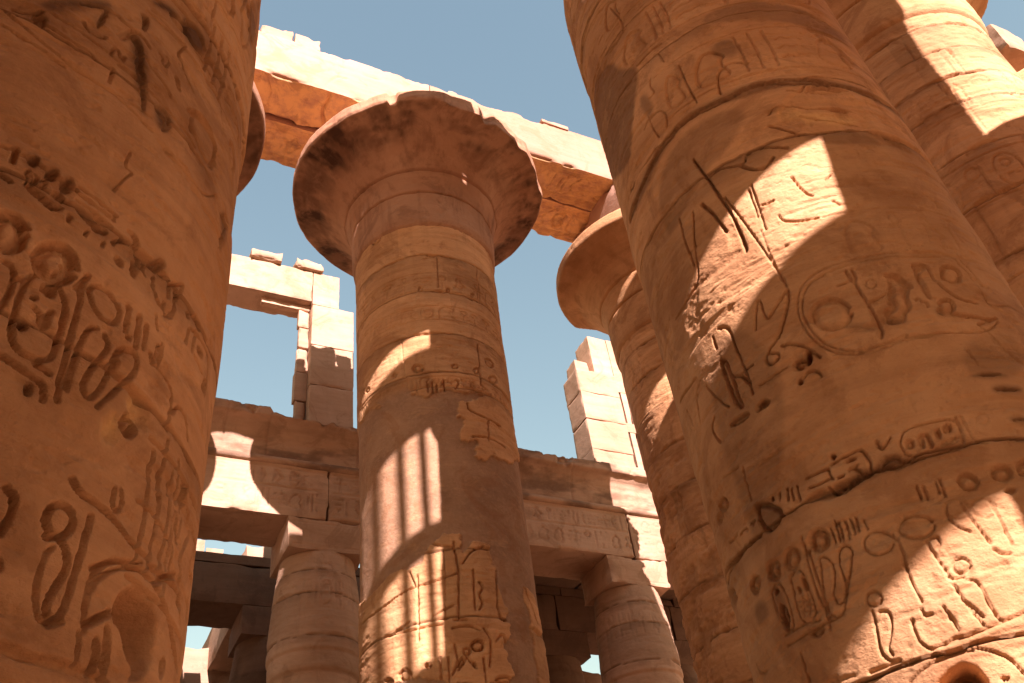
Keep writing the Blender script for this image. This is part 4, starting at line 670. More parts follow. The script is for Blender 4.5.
CARV_C2 = [
('g',0.04,0.05,[(-0.498,8.855),(-0.528,8.467),(-0.559,7.981)]),
('g',0.04,0.05,[(0.216,8.941),(0.16,8.303),(0.187,8.004),(0.361,8.011)]),
('g',0.04,0.05,[(-0.234,8.894),(-0.264,8.159)]),
('g',0.04,0.05,[(-0.635,7.987),(-0.424,7.974)]),
('g',0.04,0.05,[(-0.147,7.828),(-0.018,7.617),(-0.102,7.188)]),
('g',0.04,0.05,[(0.06,7.623),(0.201,7.783),(0.257,7.571)]),
('g',0.04,0.05,[(-1.237,8.886),(-1.277,7.729)]),
('g',0.04,0.05,[(-1.39,9.007),(-1.25,8.616)]),
('g',0.04,0.05,[(-0.784,7.358),(-0.797,6.939)]),
('g',0.04,0.05,[(-0.921,7.377),(-0.914,6.955)]),
('g',0.04,0.05,[(-0.736,7.077),(-0.62,7.271),(-0.667,7.556)]),
('g',0.04,0.05,[(-0.197,7.326),(-0.186,6.903)]),
('g',0.04,0.05,[(-0.414,7.433),(-0.421,7.409),(-0.438,7.39),(-0.462,7.38),(-0.486,7.382),(-0.507,7.394),(-0.521,7.414),(-0.524,7.439),(-0.517,7.463),(-0.5,7.481),(-0.477,7.491),(-0.452,7.49),(-0.431,7.478),(-0.417,7.458)]),
('g',0.04,0.05,[(-0.477,7.348),(-0.386,7.188),(-0.32,7.152)]),
('g',0.04,0.05,[(-0.478,7.331),(-0.63,7.135)]),
('g',0.04,0.05,[(-0.141,8.662),(-0.075,8.549),(-0.183,8.427),(-0.102,8.278),(-0.189,8.16)]),
('g',0.04,0.05,[(-1.674,7.271),(-1.539,7.337),(-1.435,7.206)]),
('g',0.04,0.05,[(-0.548,9.425),(-0.498,8.855)]),
('g',0.04,0.05,[(-0.554,9.342),(-0.794,9.365),(-0.975,9.476)]),
('p',0,0.09,[(-0.155,7.532),(-0.172,7.485),(-0.21,7.447),(-0.261,7.426),(-0.314,7.427),(-0.361,7.448),(-0.39,7.485),(-0.398,7.532),(-0.382,7.578),(-0.346,7.614),(-0.295,7.634),(-0.241,7.635),(-0.193,7.615),(-0.162,7.578)]),
('p',0,0.09,[(-1.428,7.187),(-1.442,7.14),(-1.476,7.108),(-1.523,7.098),(-1.576,7.112),(-1.624,7.148),(-1.656,7.198),(-1.666,7.251),(-1.652,7.298),(-1.616,7.329),(-1.566,7.338),(-1.513,7.323),(-1.467,7.289),(-1.437,7.24)]),
('p',0,0.09,[(-1.067,7.263),(-1.075,7.244),(-1.095,7.231),(-1.124,7.227),(-1.155,7.233),(-1.183,7.248),(-1.202,7.269),(-1.208,7.291),(-1.2,7.31),(-1.179,7.323),(-1.15,7.326),(-1.119,7.32),(-1.091,7.305),(-1.073,7.285)]),
('p',0,0.09,[(-2.053,7.241),(-1.899,7.305),(-1.723,7.137)]),
('p',0,0.09,[(-0.048,7.001),(0.233,7.073),(0.34,6.937),(-0.022,6.907)]),
('p',0,0.09,[(-0.558,7.406),(-0.698,7.141),(-0.487,7.227)]),
('p',0,0.09,[(-0.377,7.292),(-0.303,7.152),(-0.386,7.188)]),
('g',0.032,0.05,[(-2.686,8.526),(-2.01,8.515),(-1.487,8.681),(-0.945,8.707),(-0.5,8.836)]),
('g',0.032,0.05,[(-0.981,8.106),(-0.834,8.176),(-0.634,8.247)]),
('g',0.032,0.05,[(-1.709,8.013),(-1.557,8.04),(-1.432,8.097)]),
('g',0.032,0.05,[(-1.923,7.993),(-1.362,7.931),(-0.85,7.938)]),
('g',0.032,0.05,[(-0.681,7.845),(-0.432,7.883),(-0.206,7.79)]),
('g',0.032,0.05,[(0.876,8.822),(1.026,8.548),(1.276,8.199)]),
('g',0.032,0.05,[(-0.412,9.012),(-0.24,9.258),(0.009,9.361)]),
('g',0.04,0.06,[(0.429,12.274),(0.376,11.743)]),
('g',0.04,0.06,[(0.016,11.744),(0.432,11.818),(0.826,11.753)]),
('g',0.04,0.06,[(0.383,14.24),(0.364,13.521),(0.352,13.142)]),
('g',0.04,0.06,[(-0.036,12.551),(-0.006,12.324),(0.757,12.237)]),
('g',0.04,0.06,[(-0.484,13.102),(-0.484,12.742)]),
('p',0,0.06,[(-0.896,13.446),(-0.907,13.41),(-0.936,13.386),(-0.975,13.377),(-1.019,13.387),(-1.057,13.414),(-1.083,13.451),(-1.091,13.491),(-1.079,13.525),(-1.051,13.548),(-1.011,13.555),(-0.967,13.545),(-0.929,13.52),(-0.904,13.485)]),
('p',0,0.06,[(-0.12,13.488),(-0.132,13.453),(-0.16,13.422),(-0.198,13.402),(-0.239,13.396),(-0.274,13.407),(-0.297,13.43),(-0.303,13.462),(-0.292,13.496),(-0.265,13.525),(-0.227,13.544),(-0.186,13.55),(-0.15,13.541),(-0.127,13.519)]),
('p',0,0.06,[(0.356,13.505),(0.343,13.456),(0.314,13.411),(0.278,13.378),(0.24,13.365),(0.209,13.374),(0.19,13.403),(0.187,13.445),(0.199,13.493),(0.226,13.537),(0.262,13.569),(0.3,13.582),(0.332,13.575),(0.353,13.548)]),
('p',0,0.06,[(-1.449,13.418),(-1.457,13.389),(-1.476,13.371),(-1.502,13.369),(-1.532,13.382),(-1.559,13.409),(-1.576,13.443),(-1.582,13.478),(-1.574,13.506),(-1.554,13.523),(-1.527,13.525),(-1.497,13.511),(-1.471,13.485),(-1.454,13.452)]),
('p',0,0.06,[(0.771,13.966),(0.815,13.929),(0.829,13.876),(0.811,13.817),(0.764,13.765),(0.702,13.733),(0.637,13.728),(0.582,13.75),(0.545,13.794),(0.533,13.849),(0.547,13.905),(0.586,13.95),(0.643,13.977),(0.709,13.983)]),
('p',0,0.06,[(0.876,13.446),(0.821,13.384),(0.749,13.335),(0.677,13.309),(0.617,13.31),(0.578,13.337),(0.567,13.381),(0.585,13.434),(0.63,13.486),(0.694,13.53),(0.768,13.558),(0.837,13.565),(0.886,13.547),(0.9,13.505)]),
('p',0,0.06,[(-2.254,13.451),(-2.289,13.443),(-2.33,13.452),(-2.371,13.476),(-2.403,13.508),(-2.418,13.543),(-2.411,13.572),(-2.386,13.59),(-2.347,13.594),(-2.305,13.584),(-2.266,13.563),(-2.239,13.533),(-2.227,13.501),(-2.232,13.471)]),
('g',0.032,0.04,[(-0.877,13.43),(-0.891,13.387),(-0.925,13.357),(-0.972,13.346),(-1.024,13.359),(-1.071,13.39),(-1.102,13.435),(-1.111,13.484),(-1.098,13.526),(-1.063,13.553),(-1.015,13.562),(-0.962,13.55),(-0.917,13.52),(-0.886,13.477)]),
('g',0.032,0.04,[(-0.541,12.952),(-0.484,13.102),(-0.343,13.047)]),
('g',0.032,0.04,[(-0.24,13.117),(-0.144,13.07),(-0.258,12.873)]),
('g',0.032,0.04,[(-0.823,13.006),(-0.811,12.795)]),
('g',0.032,0.04,[(-0.725,13.054),(-0.717,12.784)]),
('g',0.032,0.04,[(-0.634,12.986),(-0.637,12.777)]),
('g',0.028,0.04,[(-0.4,16.669),(-0.426,15.723)]),
('g',0.028,0.04,[(-0.447,16.666),(-0.754,16.607)]),
('g',0.028,0.04,[(0.52,18.703),(0.461,18.14)]),
('p',0,0.05,[(-1.741,17.776),(-1.729,17.723),(-1.746,17.668),(-1.789,17.624),(-1.851,17.603),(-1.922,17.609),(-1.987,17.642),(-2.034,17.694),(-2.049,17.752),(-2.029,17.802),(-1.979,17.837),(-1.912,17.852),(-1.841,17.846),(-1.781,17.82)]),
('p',0,0.05,[(-0.761,15.657),(-0.769,15.626),(-0.788,15.602),(-0.814,15.591),(-0.842,15.596),(-0.867,15.615),(-0.883,15.644),(-0.888,15.678),(-0.88,15.709),(-0.861,15.732),(-0.835,15.742),(-0.807,15.737),(-0.782,15.719),(-0.766,15.691)]),
('p',0,0.05,[(-0.149,15.668),(-0.158,15.633),(-0.176,15.603),(-0.2,15.584),(-0.225,15.579),(-0.247,15.59),(-0.261,15.614),(-0.264,15.646),(-0.256,15.681),(-0.239,15.71),(-0.215,15.729),(-0.189,15.734),(-0.167,15.724),(-0.153,15.7)]),
('p',0,0.05,[(0.448,15.732),(0.438,15.7),(0.418,15.668),(0.392,15.643),(0.366,15.63),(0.343,15.631),(0.329,15.647),(0.326,15.673),(0.335,15.705),(0.354,15.736),(0.379,15.76),(0.406,15.774),(0.43,15.773),(0.445,15.759)]),
('p',0,0.05,[(-1.497,18.91),(-1.506,18.868),(-1.556,18.834),(-1.638,18.821),(-1.74,18.835),(-1.842,18.876),(-1.924,18.934),(-1.965,18.992),(-1.954,19.031),(-1.893,19.046),(-1.8,19.041),(-1.695,19.021),(-1.599,18.991),(-1.529,18.953)]),
('p',0,0.05,[(-1.151,19.911),(-1.164,19.881),(-1.198,19.868),(-1.246,19.874),(-1.3,19.9),(-1.348,19.941),(-1.382,19.987),(-1.393,20.029),(-1.38,20.056),(-1.344,20.065),(-1.295,20.055),(-1.241,20.029),(-1.193,19.992),(-1.162,19.95)]),
]
ISLANDS = [
[(-2.788,12.956),(-2.332,12.947),(-1.835,12.83),(-2.11,13.137),(-1.697,13.239),(-1.257,13.173),(-1.117,12.919),(-0.835,12.781),(-0.115,12.803),(0.587,12.994),(0.434,12.808),(-0.028,12.641),(-0.232,12.58),(-0.286,12.198),(-0.147,12.127),(-0.209,11.672),(0.111,11.669),(0.075,11.307),(0.231,11.316),(0.395,11.527),(0.963,11.482),(1.777,11.974),(1.254,14.69),(1.185,16.532),(-2.931,17.127),(-3.125,13.195)],
[(-3.198,7.663),(-3.199,9.039),(-2.564,8.907),(-2.112,8.948),(-1.6,9.072),(-1.186,9.113),(-1.176,9.313),(-1.013,9.483),(-0.778,9.612),(-0.442,9.588),(-0.44,9.134),(-0.19,9.385),(0.093,9.373),(0.074,9),(0.196,8.958),(0.255,8.55),(0.295,8.019),(0.379,7.976),(0.255,7.717),(0.25,7.356),(0.275,7.078),(0.237,6.8),(-3.198,7.381)],
[(0.845,8.832),(1.501,8.686),(1.718,7.277),(1.782,6.514),(0.93,7.044),(0.912,8.082)],
]


# ------------------------------------------------------------------ columns
def axis_samples(lo, hi, fine0, fine1, df, dc):
    a = []
    if lo < fine0: a.append(np.arange(lo, fine0, dc))
    a.append(np.arange(max(lo, fine0), min(hi, fine1), df))
    if fine1 < hi: a.append(np.arange(fine1, hi, dc))
    a = np.concatenate(a); return np.append(a[a < hi-1e-3], hi)
def shaft(name, parent, cx, cy, R, z0, z1, th0, th1, fz0, fz1, res, joints, prims, seed, mat, amp=.035, rough_zone=None, islands=None, rprof=None, chip=1.0, vj=2, cgain=1.35, bounce_tone=0):
    """round shaft; the carved side (th0..th1, degrees, 0 = towards -Y) is meshed finely"""
    rng = random.Random(seed)
    us = axis_samples(-math.pi*R, math.pi*R-.12*R, math.radians(th0)*R, math.radians(th1)*R, res, .12*R)[:-1]
    vs = axis_samples(z0, z1, fz0, fz1, res, .15)
    U, V = np.meshgrid(us, vs); T = U/R
    base = np.full(U.shape, R) if rprof is None else rprof(V)
    X = np.sin(T)*R; Y = -np.cos(T)*R
    C, S, Pl, Rg = carve(us, vs, prims)
    n1 = fbm(X*.9+cx, Y*.9+cy, V*.9, seed, 5, .55)-.5
    n2 = fbm(X*7, Y*7, V*11, seed+9, 4, .6)
    H = n1*amp
    H -= .016*sst(.5, .82, n2)                       # pitting
    st = fbm(X*1.2, Y*1.2, V*7, seed+21, 4, .6)
    H -= .014*sst(.55, .7, st)                       # soft beds weathered back
    er = fbm(X*.7+3, Y*.7, V*.8, seed+33, 4, .5)
    C = C*cgain*(.6+.5*sst(.65, .4, er))
    mort = np.zeros_like(H)
    if islands:
        ins_all = np.full(H.shape, -1e9)
        for pts in islands:
            p = np.array(pts, float)
            D, ins = seg_dist(U, V, p, True); ins_all = np.maximum(ins_all, np.where(ins, D, -D))
        jag = (fbm(X*2.2, Y*2.2, V*2.2, seed+5, 5, .6)-.5)*.5
        keep = sst(-.012, .012, ins_all+jag)
        zone = sst(13.2, 12.9, V)*sst(math.radians(80)*R, math.radians(70)*R, U)
        keep = np.maximum(keep, 1-zone)
        H = H*keep + (1-keep)*(-.038+n1*.05+.012*(fbm(X*3, Y*3, V*3, seed+8, 4, .6)-.5))
        C = C*keep; mort = 1-keep
    # drum joints, wavy and chipped
    for k, zj in enumerate(joints):
        wob = (vnoise(U*1.1, V*0, V*0+k, seed+50)-.5)*.05 + (vnoise(U*6, V*0, V*0+k, seed+51)-.5)*.025
        dz = np.abs(V-zj-wob)
        cp = sst(.5, .8, fbm(X*1.6, Y*1.6, V*2.5+k, seed+60, 4, .6))*chip
        wdt = .012+.10*cp
        H -= (1-mort)*(.036+.055*cp)*(1-sst(wdt*.3, wdt, dz))
        S = np.maximum(S, .7*(1-mort)*(1-sst(.0, .022+.03*cp, dz)))  # joint colour darkened too, standing in for deep shade
        S = np.maximum(S, .38*(1-mort)*sst(.35, .75, fbm(X*2, Y*2, V*.6+k, seed+61, 3))*sst(-.30, -.02, V-zj-wob)*(V < zj+wob))  # same painted shade spread along the joint's lower side
    zz = [z0]+list(joints)+[z1]
    for a, b in zip(zz[:-1], zz[1:]):
        for q in range(vj):
            uj = rng.uniform(-1, 1)*math.pi*R*.5 if rng.random() < .7 else rng.uniform(-1, 1)*math.pi*R
            wob = (vnoise(V*2.5, U*0, U*0+q, seed+70)-.5)*.06
            du = np.abs(U-uj-wob); inz = (V > a) & (V < b)
            cp = sst(.55, .8, fbm(X*3, Y*3, V*3+q, seed+80, 3))*chip
            H -= np.where(inz, (1-mort)*(.03+.02*cp)*(1-sst(.004+.02*cp, .016+.04*cp, du)), 0)
    zj_ = np.array(list(joints)); di = np.searchsorted(zj_, vs)[:, None]+0*U
    half = np.floor((U+vnoise(di*1.7, di*0, di*0, seed+5)*3)/2.6)*(1 if vj else 0)
    tone = (_h(di.astype(int), half.astype(int), di.astype(int)*0, seed+6)-.5)*1.1*(1-mort)+bounce_tone
    off = (_h(di.astype(int), di.astype(int)*0, di.astype(int)*0, seed+16)-.5)*.03
    H += off*(1-mort)
    if rough_zone:
        a, b, am = rough_zone
        zr = sst(b+.4, b-.4, V)*sst(a-.4, a+.4, V)
        lump = fbm(X*1.5, Y*1.5, V*1.7, seed+90, 6, .62)
        lay = np.abs(((V*1.25+vnoise(U*.8, V*.5, V*0, seed+91)*.9) % 1)-.5)
        H -= zr*am*(sst(.4, .7, lump)+.12*sst(.42, .5, lay))
        S = np.maximum(S, zr*.25*sst(.5, .65, lump))
    H -= Rg*(.3+1.6*fbm(X*14, Y*14, V*14, seed+12, 4, .7))
    H -= C
    rr = base+H
    P = np.stack([cx+np.sin(T)*rr, cy-np.cos(T)*rr, V], -1)
    mb = MB(); mb.grid(P, wrap=True, flip=False, stain=S, pale=Pl, mortar=mort, tone=tone)
    return mb.build(name, mat, parent, loc=(cx, cy, 0))
def lathe(name, parent, cx, cy, prof, seed, mat, nth=256, rim=None, amp=.03, step=.06, stainf=None, noise_s=1.5, petals=0):
    prof = np.array(prof, float)
    out = [prof[0]]
    for a, b in zip(prof[:-1], prof[1:]):
        L = np.hypot(*(b-a)); k = max(1, int(math.ceil(L/step)))
        for q in range(1, k+1): out.append(a+(b-a)*q/k)
    pr = np.array(out)
    th = np.linspace(-math.pi, math.pi, nth, endpoint=False)
    T, Rr = np.meshgrid(th, pr[:, 0]); _, Z = np.meshgrid(th, pr[:, 1])
    if rim is not None: Rr, Z = rim(T, Rr, Z)
    X = np.sin(T)*Rr; Y = -np.cos(T)*Rr
    n = (fbm(X*noise_s, Y*noise_s, Z*noise_s, seed, 5, .55)-.5)*amp*2
    n2 = fbm(X*5, Y*5, Z*6, seed+3, 4, .65)
    n = n-.02*sst(.55, .8, n2)
    Rr2 = np.maximum(Rr+n*np.minimum(1, Rr), .01)
    P = np.stack([np.sin(T)*Rr2+cx, -np.cos(T)*Rr2+cy, Z+n*.3], -1)
    S = stainf(T, Rr, Z) if stainf else None
    mb = MB(); mb.grid(P, wrap=True, stain=S)
    return mb.build(name, mat, parent, loc=(cx, cy, 0))

def rough_box(mb, x0, x1, y0, y1, z0, z1, res=.12, seed=0, amp=.02, chip=.10, cw=.10, relief=None, stain=None, ochre=False):
    tn = random.Random(seed*7+3).uniform(-.5, .5)
    lo = np.array([x0, y0, z0], float); hi = np.array([x1, y1, z1], float)
    for k in range(3):
        a, b = [i for i in range(3) if i != k]
        na = max(2, int((hi[a]-lo[a])/res)); nb = max(2, int((hi[b]-lo[b])/res))
        for sgn in (-1, 1):
            key = 'xyz'[k]+('-' if sgn < 0 else '+')
            r_ = relief.get(key) if relief else None
            if r_: ra = r_[0]; na_, nb_ = max(2, int((hi[a]-lo[a])/ra)), max(2, int((hi[b]-lo[b])/ra))
            else: na_, nb_ = na, nb
            A = np.linspace(lo[a], hi[a], na_+1); B = np.linspace(lo[b], hi[b], nb_+1)
            AA, BB = np.meshgrid(A, B)
            P = np.zeros(AA.shape+(3,)); P[..., a] = AA; P[..., b] = BB; P[..., k] = lo[k] if sgn < 0 else hi[k]
            X, Y, Z = P[..., 0], P[..., 1], P[..., 2]
            cn = sst(.42, .75, fbm(X*1.3, Y*1.3, Z*1.3, seed+1, 4, .6))*chip + .004
            w_ = []; sg = []
            for i in range(3):
                dl = P[..., i]-lo[i]; dh = hi[i]-P[..., i]
                dd = np.minimum(dl, dh); w_.append(np.exp(-dd/cw)); sg.append(np.where(dl < dh, -1., 1.))
            D = np.zeros_like(P)
            for i in range(3):
                oth = np.maximum(w_[(i+1) % 3], w_[(i+2) % 3])
                D[..., i] -= sg[i]*cn*oth*w_[i]
            nv = (fbm(X*.9, Y*.9, Z*.9, seed+4, 5, .6)-.5)*2*amp
            D[..., 0] += nv; D[..., 1] += (fbm(X*1.1+7, Y*1.1, Z*1.1, seed+6, 5, .6)-.5)*2*amp; D[..., 2] += (fbm(X*1.1, Y*1.1+9, Z*1.1, seed+8, 5, .6)-.5)*2*amp
            S = np.zeros(AA.shape)
            if r_:
                C, S2, Pl, Rg = carve(A, B, r_[1]); er = fbm(X*.8, Y*.8, Z*.8, seed+44, 4, .5)
                inner = 1-np.maximum(w_[a], w_[b])
                D[..., k] -= sgn*C*(.5+.6*sst(.6, .4, er))*inner; S = S2
            pale_ = None
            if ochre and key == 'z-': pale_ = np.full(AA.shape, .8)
            if stain is not None: S = np.maximum(S, stain)
            P = P+D
            flip = (sgn < 0) ^ (k == 1)
            mb.grid(P, flip=flip, stain=S, pale=pale_, tone=np.full(AA.shape, tn))
def blocks(name, mat, parent, lst, loc, **kw):
    mb = MB()
    for i, b in enumerate(lst):
        k2 = dict(kw); bb = b
        if len(b) > 6: k2.update(b[6]); bb = b[:6]
        k2['seed'] = k2.get('seed', 0)+i*13
        rough_box(mb, *bb, **k2)
    return mb.build(name, mat, parent, loc=loc)
def courses(x0, x1, y0, y1, zs, rng, lmin=.9, lmax=1.8, gap=.005, jitter=.012):
    """blocks of a coursed wall"""
    out = []
    for i, (a, b) in enumerate(zip(zs[:-1], zs[1:])):
        x = x0
        while x < x1-1e-3:
            L = rng.uniform(lmin, lmax)
            e = x+L
            if x1-e < lmin*.6: e = x1
            j = rng.uniform(0, jitter)
            out.append((x+(gap/2 if x > x0 else 0), e-(gap/2 if e < x1 else 0), y0+j, y1-j, a+(gap/2 if i else 0), b-(gap/2 if i < len(zs)-2 else 0)))
            x = e
    return out

# ------------------------------------------------------------------ ground
g = MB()
n = 81; xs = np.sign(np.linspace(-1, 1, n))*np.abs(np.linspace(-1, 1, n))**2.2*900
XX, YY = np.meshgrid(xs, xs)
near = np.exp(-(XX**2+YY**2)/80**2)
g.grid(np.stack([XX, YY, (fbm(XX*.2, YY*.2, XX*0, 3, 3)-.5)*.12*near-.02], -1))
go = g.build('ground', M_SAND); go['kind'] = 'structure'

# ------------------------------------------------------------------ great columns
BELL = [(1.70, 17.72), (1.765, 17.80), (1.79, 17.92), (1.80, 18.3), (1.80, 18.80), (1.735, 18.83), (1.735, 18.86), (1.80, 18.89), (1.84, 19.12), (1.92, 19.40), (1.94, 19.46), (1.885, 19.49), (1.89, 19.52), (1.985, 19.55),
        (2.06, 19.66), (2.20, 19.84), (2.40, 20.02), (2.66, 20.23), (2.92, 20.33), (3.14, 20.41), (3.30, 20.46), (3.34, 20.53), (3.34, 20.80), (3.28, 20.86), (2.4, 20.87), (1.0, 20.87), (.02, 20.87)]
def bell(dz=0, rs=1.0):
    return [(1.70+(r-1.70)*rs if r > 1.7 else r, z+dz) for r, z in BELL]
def cap_stain(seed, strength=.9):
    def f(T, Rr, Z):
        s = sst(.42, .66, fbm(np.sin(T)*6, np.cos(T)*6, Rr*1.1, seed, 6, .65))
        s2 = sst(.5, .65, fbm(np.sin(T)*2, np.cos(T)*2, Rr*1.5, seed+4, 4, .6))
        return strength*.75*(.55*s+.5*s2)*sst(2.1, 2.75, Rr)*sst(20.50, 20.44, Z)
    return f
def great_base(parent, cx, cy):
    lathe('base', parent, cx, cy, [(.02, 0.03), (2.25, 0.03), (2.42, .12), (2.42, .48), (2.3, .58), (1.6, .62)], 5, M_COL, nth=96, step=.15)
def rim_wear(seed, breaks, top, r0=1.95):
    """breaks: (centre angle deg, half width deg, depth)"""
    def f(T, Rr, Z):
        k = np.clip((Rr-1.95)/(Rr.max()-1.95), 0, 1)
        cut = .05*(fbm(np.sin(T)*2.5, np.cos(T)*2.5, T*0, seed, 5)-.5)
        for c, w_, d in breaks:
            dd = np.abs((T-math.radians(c)+math.pi) % (2*math.pi)-math.pi)
            e = sst(math.radians(w_), math.radians(w_)*.6, dd)
            cut = cut+d*e*(.5+1.0*fbm(np.sin(T)*4, np.cos(T)*4, Z*1.5, seed+2, 5, .55))
        lim = Rr.max()-cut
        R2 = np.where(Rr > r0, np.minimum(Rr, lim+(Rr-lim)*.02), Rr)
        Z2 = Z+np.where(Rr > lim, (Rr-lim)*.12, 0)*np.where(Z > top, 0, 1)
        return R2, Z2
    return f
CJ = 17.74
def drums(seed, z0=.6, z1=17.7, h=(1.0, 1.25)):
    rng = random.Random(seed); z = z0+rng.uniform(.6, 1); out = []
    while z < z1-.4: out.append(round(z, 2)); z += rng.uniform(*h)
    return out

GG = 'giant open-papyrus columns of the nave'
# left foreground column
_r = random.Random(77)
FAINT1 = random_glyphs(_r, .9, 2.6, 7.1, 7.75, .42, .016)+random_glyphs(_r, .7, 2.6, 8.0, 8.9, .5, .018)+random_glyphs(_r, 1.5, 2.6, 3.5, 4.2, .4, .018)
FAINT2 = random_glyphs(_r, -2.2, .3, 9.8, 10.6, .5, .016)+random_glyphs(_r, -2.6, .3, 11.15, 11.85, .45, .016)+random_glyphs(_r, -2.7, -.2, 12.1, 12.8, .5, .018)+random_glyphs(_r, -1.2, .3, 6.9, 7.5, .4, .010)
cx, cy = -1.08, 4.91
t = thing('great_column', (cx, cy, 0), 'massive shaded carved column filling the left edge of the view', 'column', GG)
shaft('shaft', t, cx, cy, 1.70, .6, CJ, -30, 96, 2.5, 9.8, .008, [1.7, 2.87, 4.35, 5.15, 6.32, 7.55, 8.8, 10, 11.2, 12.4, 13.6, 14.8, 16], CARV_N1+FAINT1, 11, M_COL, amp=.05, chip=.35, vj=0, cgain=1.5, bounce_tone=.45)  # tone bias lightens this shaft in place of bounced light
lathe('capital', t, cx, cy, bell(), 71, M_CAP, nth=160, rim=rim_wear(1, [(60, 40, .3)], 20.5), stainf=cap_stain(3))
blocks('abacus', M_BEAM, t, [(cx-1.35, cx+1.35, cy-1.35, cy+1.35, 20.87, 21.15)], (cx, cy, 0), res=.2)
great_base(t, cx, cy)
# right foreground column
_bu = [-3.4, -2.9, -2.4, -2.0, -1.6, -1.2, -.8, -.4, 0, .4, .9]
_bz = [9.38, 9.34, 9.52, 9.60, 9.56, 9.60, 9.52, 9.47, 9.40, 9.44, 9.40]
BAND = [('p', 0, .055, [(u, z+.035+.03*math.sin(u*5)) for u, z in zip(_bu, _bz)]+[(u, z-.07-.04*math.sin(u*7+1)) for u, z in reversed(list(zip(_bu, _bz)))]),
        ('s', 0, .6, [(u, z+.05) for u, z in zip(_bu, _bz)]+[(u, z-.10-.06*math.sin(u*4)) for u, z in reversed(list(zip(_bu, _bz)))]),
        ('s', 0, .35, [(-2.6, 9.2), (-1.9, 9.45), (-1.4, 9.3), (-1.6, 8.9), (-2.2, 8.6), (-2.8, 8.3)]),
        ('s', 0, .4, [(-1.3, 11.2), (-.4, 11.1), (.3, 10.9), (.2, 10.5), (-.6, 10.7), (-1.5, 10.9)]),
        ('s', 0, .3, [(-2.9, 6.6), (-2.3, 6.9), (-2.0, 6.1), (-2.4, 5.2), (-2.9, 4.6)])]
cx, cy = 6.70, 4.91
t = thing('great_column', (cx, cy, 0), 'massive leaning-looking carved column with an oval cartouche and a curved band of sunlight, right foreground', 'column', GG)
shaft('shaft', t, cx, cy, 1.70, .6, CJ, -122, 6, 2.6, 14.2, .0105, [1.9, 3.56, 4.93, 8.66, 9.58, 10.95, 11.9, 12.9, 13.9, 14.9, 15.9, 16.8], CARV_N2+BAND+FAINT2, 23, M_COL, amp=.06, chip=.75, vj=0, cgain=1.45, rprof=lambda V: np.interp(V, [14.4, 15.2], [1.70, 1.61]))
lathe('capital', t, cx, cy, [(1.69, 17.72), (1.62, 17.9), (1.58, 20.8), (1.5, 20.87), (.02, 20.87)], 72, M_CAP, nth=160, stainf=cap_stain(5))  # unseen stub, made narrow so sun reaches the central column
blocks('abacus', M_BEAM, t, [(cx-1.3, cx+1.3, cy-1.3, cy+1.3, 20.87, 21.15)], (cx, cy, 0), res=.2)
great_base(t, cx, cy)
# third column of the near row, upper right
cx, cy = 14.2, 5.95
rg = random.Random(4)
pr = random_glyphs(rg, -2.8, .3, 14.35, 15.3, .5, .02)+random_glyphs(rg, -2.8, .3, 12.2, 13.2, .55, .025)+random_glyphs(rg, -2.8, .3, 9.6, 10.7, .6, .025)
t = thing('great_column', (cx, cy, 0), 'half sunlit sandstone column rising behind the right foreground column at the upper right', 'column', GG)
shaft('shaft', t, cx, cy, 1.70, .6, 17.35, -125, 12, 8.0, 17.35, .025, [1.6, 2.8, 4, 5.2, 6.4, 7.6, 8.7, 9.9, 11.1, 12.3, 13.4, 14.6, 15.35, 16.15, 16.95], pr, 37, M_COL, amp=.06, chip=.75, vj=3)
lathe('capital', t, cx, cy, bell(-.4), 73, M_COL, nth=220, rim=rim_wear(7, [(40, 60, .5), (-115, 50, 1.3)], 20.1), stainf=cap_stain(8, .3))
blocks('abacus', M_BEAM, t, [(cx-1.1, cx+1.3, cy-1.2, cy+1.3, 20.47, 22.5)], (cx, cy, 0), res=.2)
great_base(t, cx, cy)
# centre column
cx, cy = 6.64, 15.0
rg = random.Random(9)
pr = CARV_C2+random_glyphs(rg, -2.6, 2.2, 15.62, 16.15, .42, .018)+random_glyphs(rg, -2.6, 2.2, 14.75, 15.15, .36, .012)+random_glyphs(rg, -2.6, 2.2, 12.95, 13.2, .3, .015)
t = thing('great_column', (cx, cy, 0), 'tall central column with bell capital, striped by window light, patched with smooth mortar', 'column', GG)
shaft('shaft', t, cx, cy, 1.70, .6, CJ, -112, 66, 5.5, CJ, .019, [1.7, 2.9, 4.1, 5.3, 6.5, 8.02, 9.3, 12.9, 13.3, 14.35, 15.58, 16.72], pr, 51, M_COL, amp=.04, chip=.8, vj=1, cgain=1.8, islands=ISLANDS)
lathe('capital', t, cx, cy, bell(), 74, M_CAP, nth=420, amp=.045, rim=rim_wear(3, [(2, 14, .10), (22, 16, .16), (-32, 2.5, .12), (48, 20, .12)], 20.5), stainf=cap_stain(11, 1.45), step=.04)
blocks('abacus', M_BEAM, t, [(cx-1.6, cx+1.6, cy-1.3, cy+1.3, 20.87, 22.245)], (cx, cy, 0), res=.15, seed=4)
great_base(t, cx, cy)
# left neighbour in the far row: only its capital rim shows
cx, cy = -.95, 15.0
t = thing('great_column', (cx, cy, 0), 'column mostly hidden behind the left foreground column, only its dark capital rim showing', 'column', GG)
shaft('shaft', t, cx, cy, 1.70, .6, CJ, -60, 90, 8, CJ, .05, drums(3), [], 61, M_COL)
lathe('capital', t, cx, cy, bell(), 75, M_CAP, nth=256, rim=rim_wear(4, [(200, 30, .3)], 20.5), stainf=cap_stain(14, 1.0))
blocks('abacus', M_BEAM, t, [(cx-1.3, cx+1.3, cy-1.2, cy+1.2, 20.87, 22.25)], (cx, cy, 0), res=.15, seed=5)
great_base(t, cx, cy)
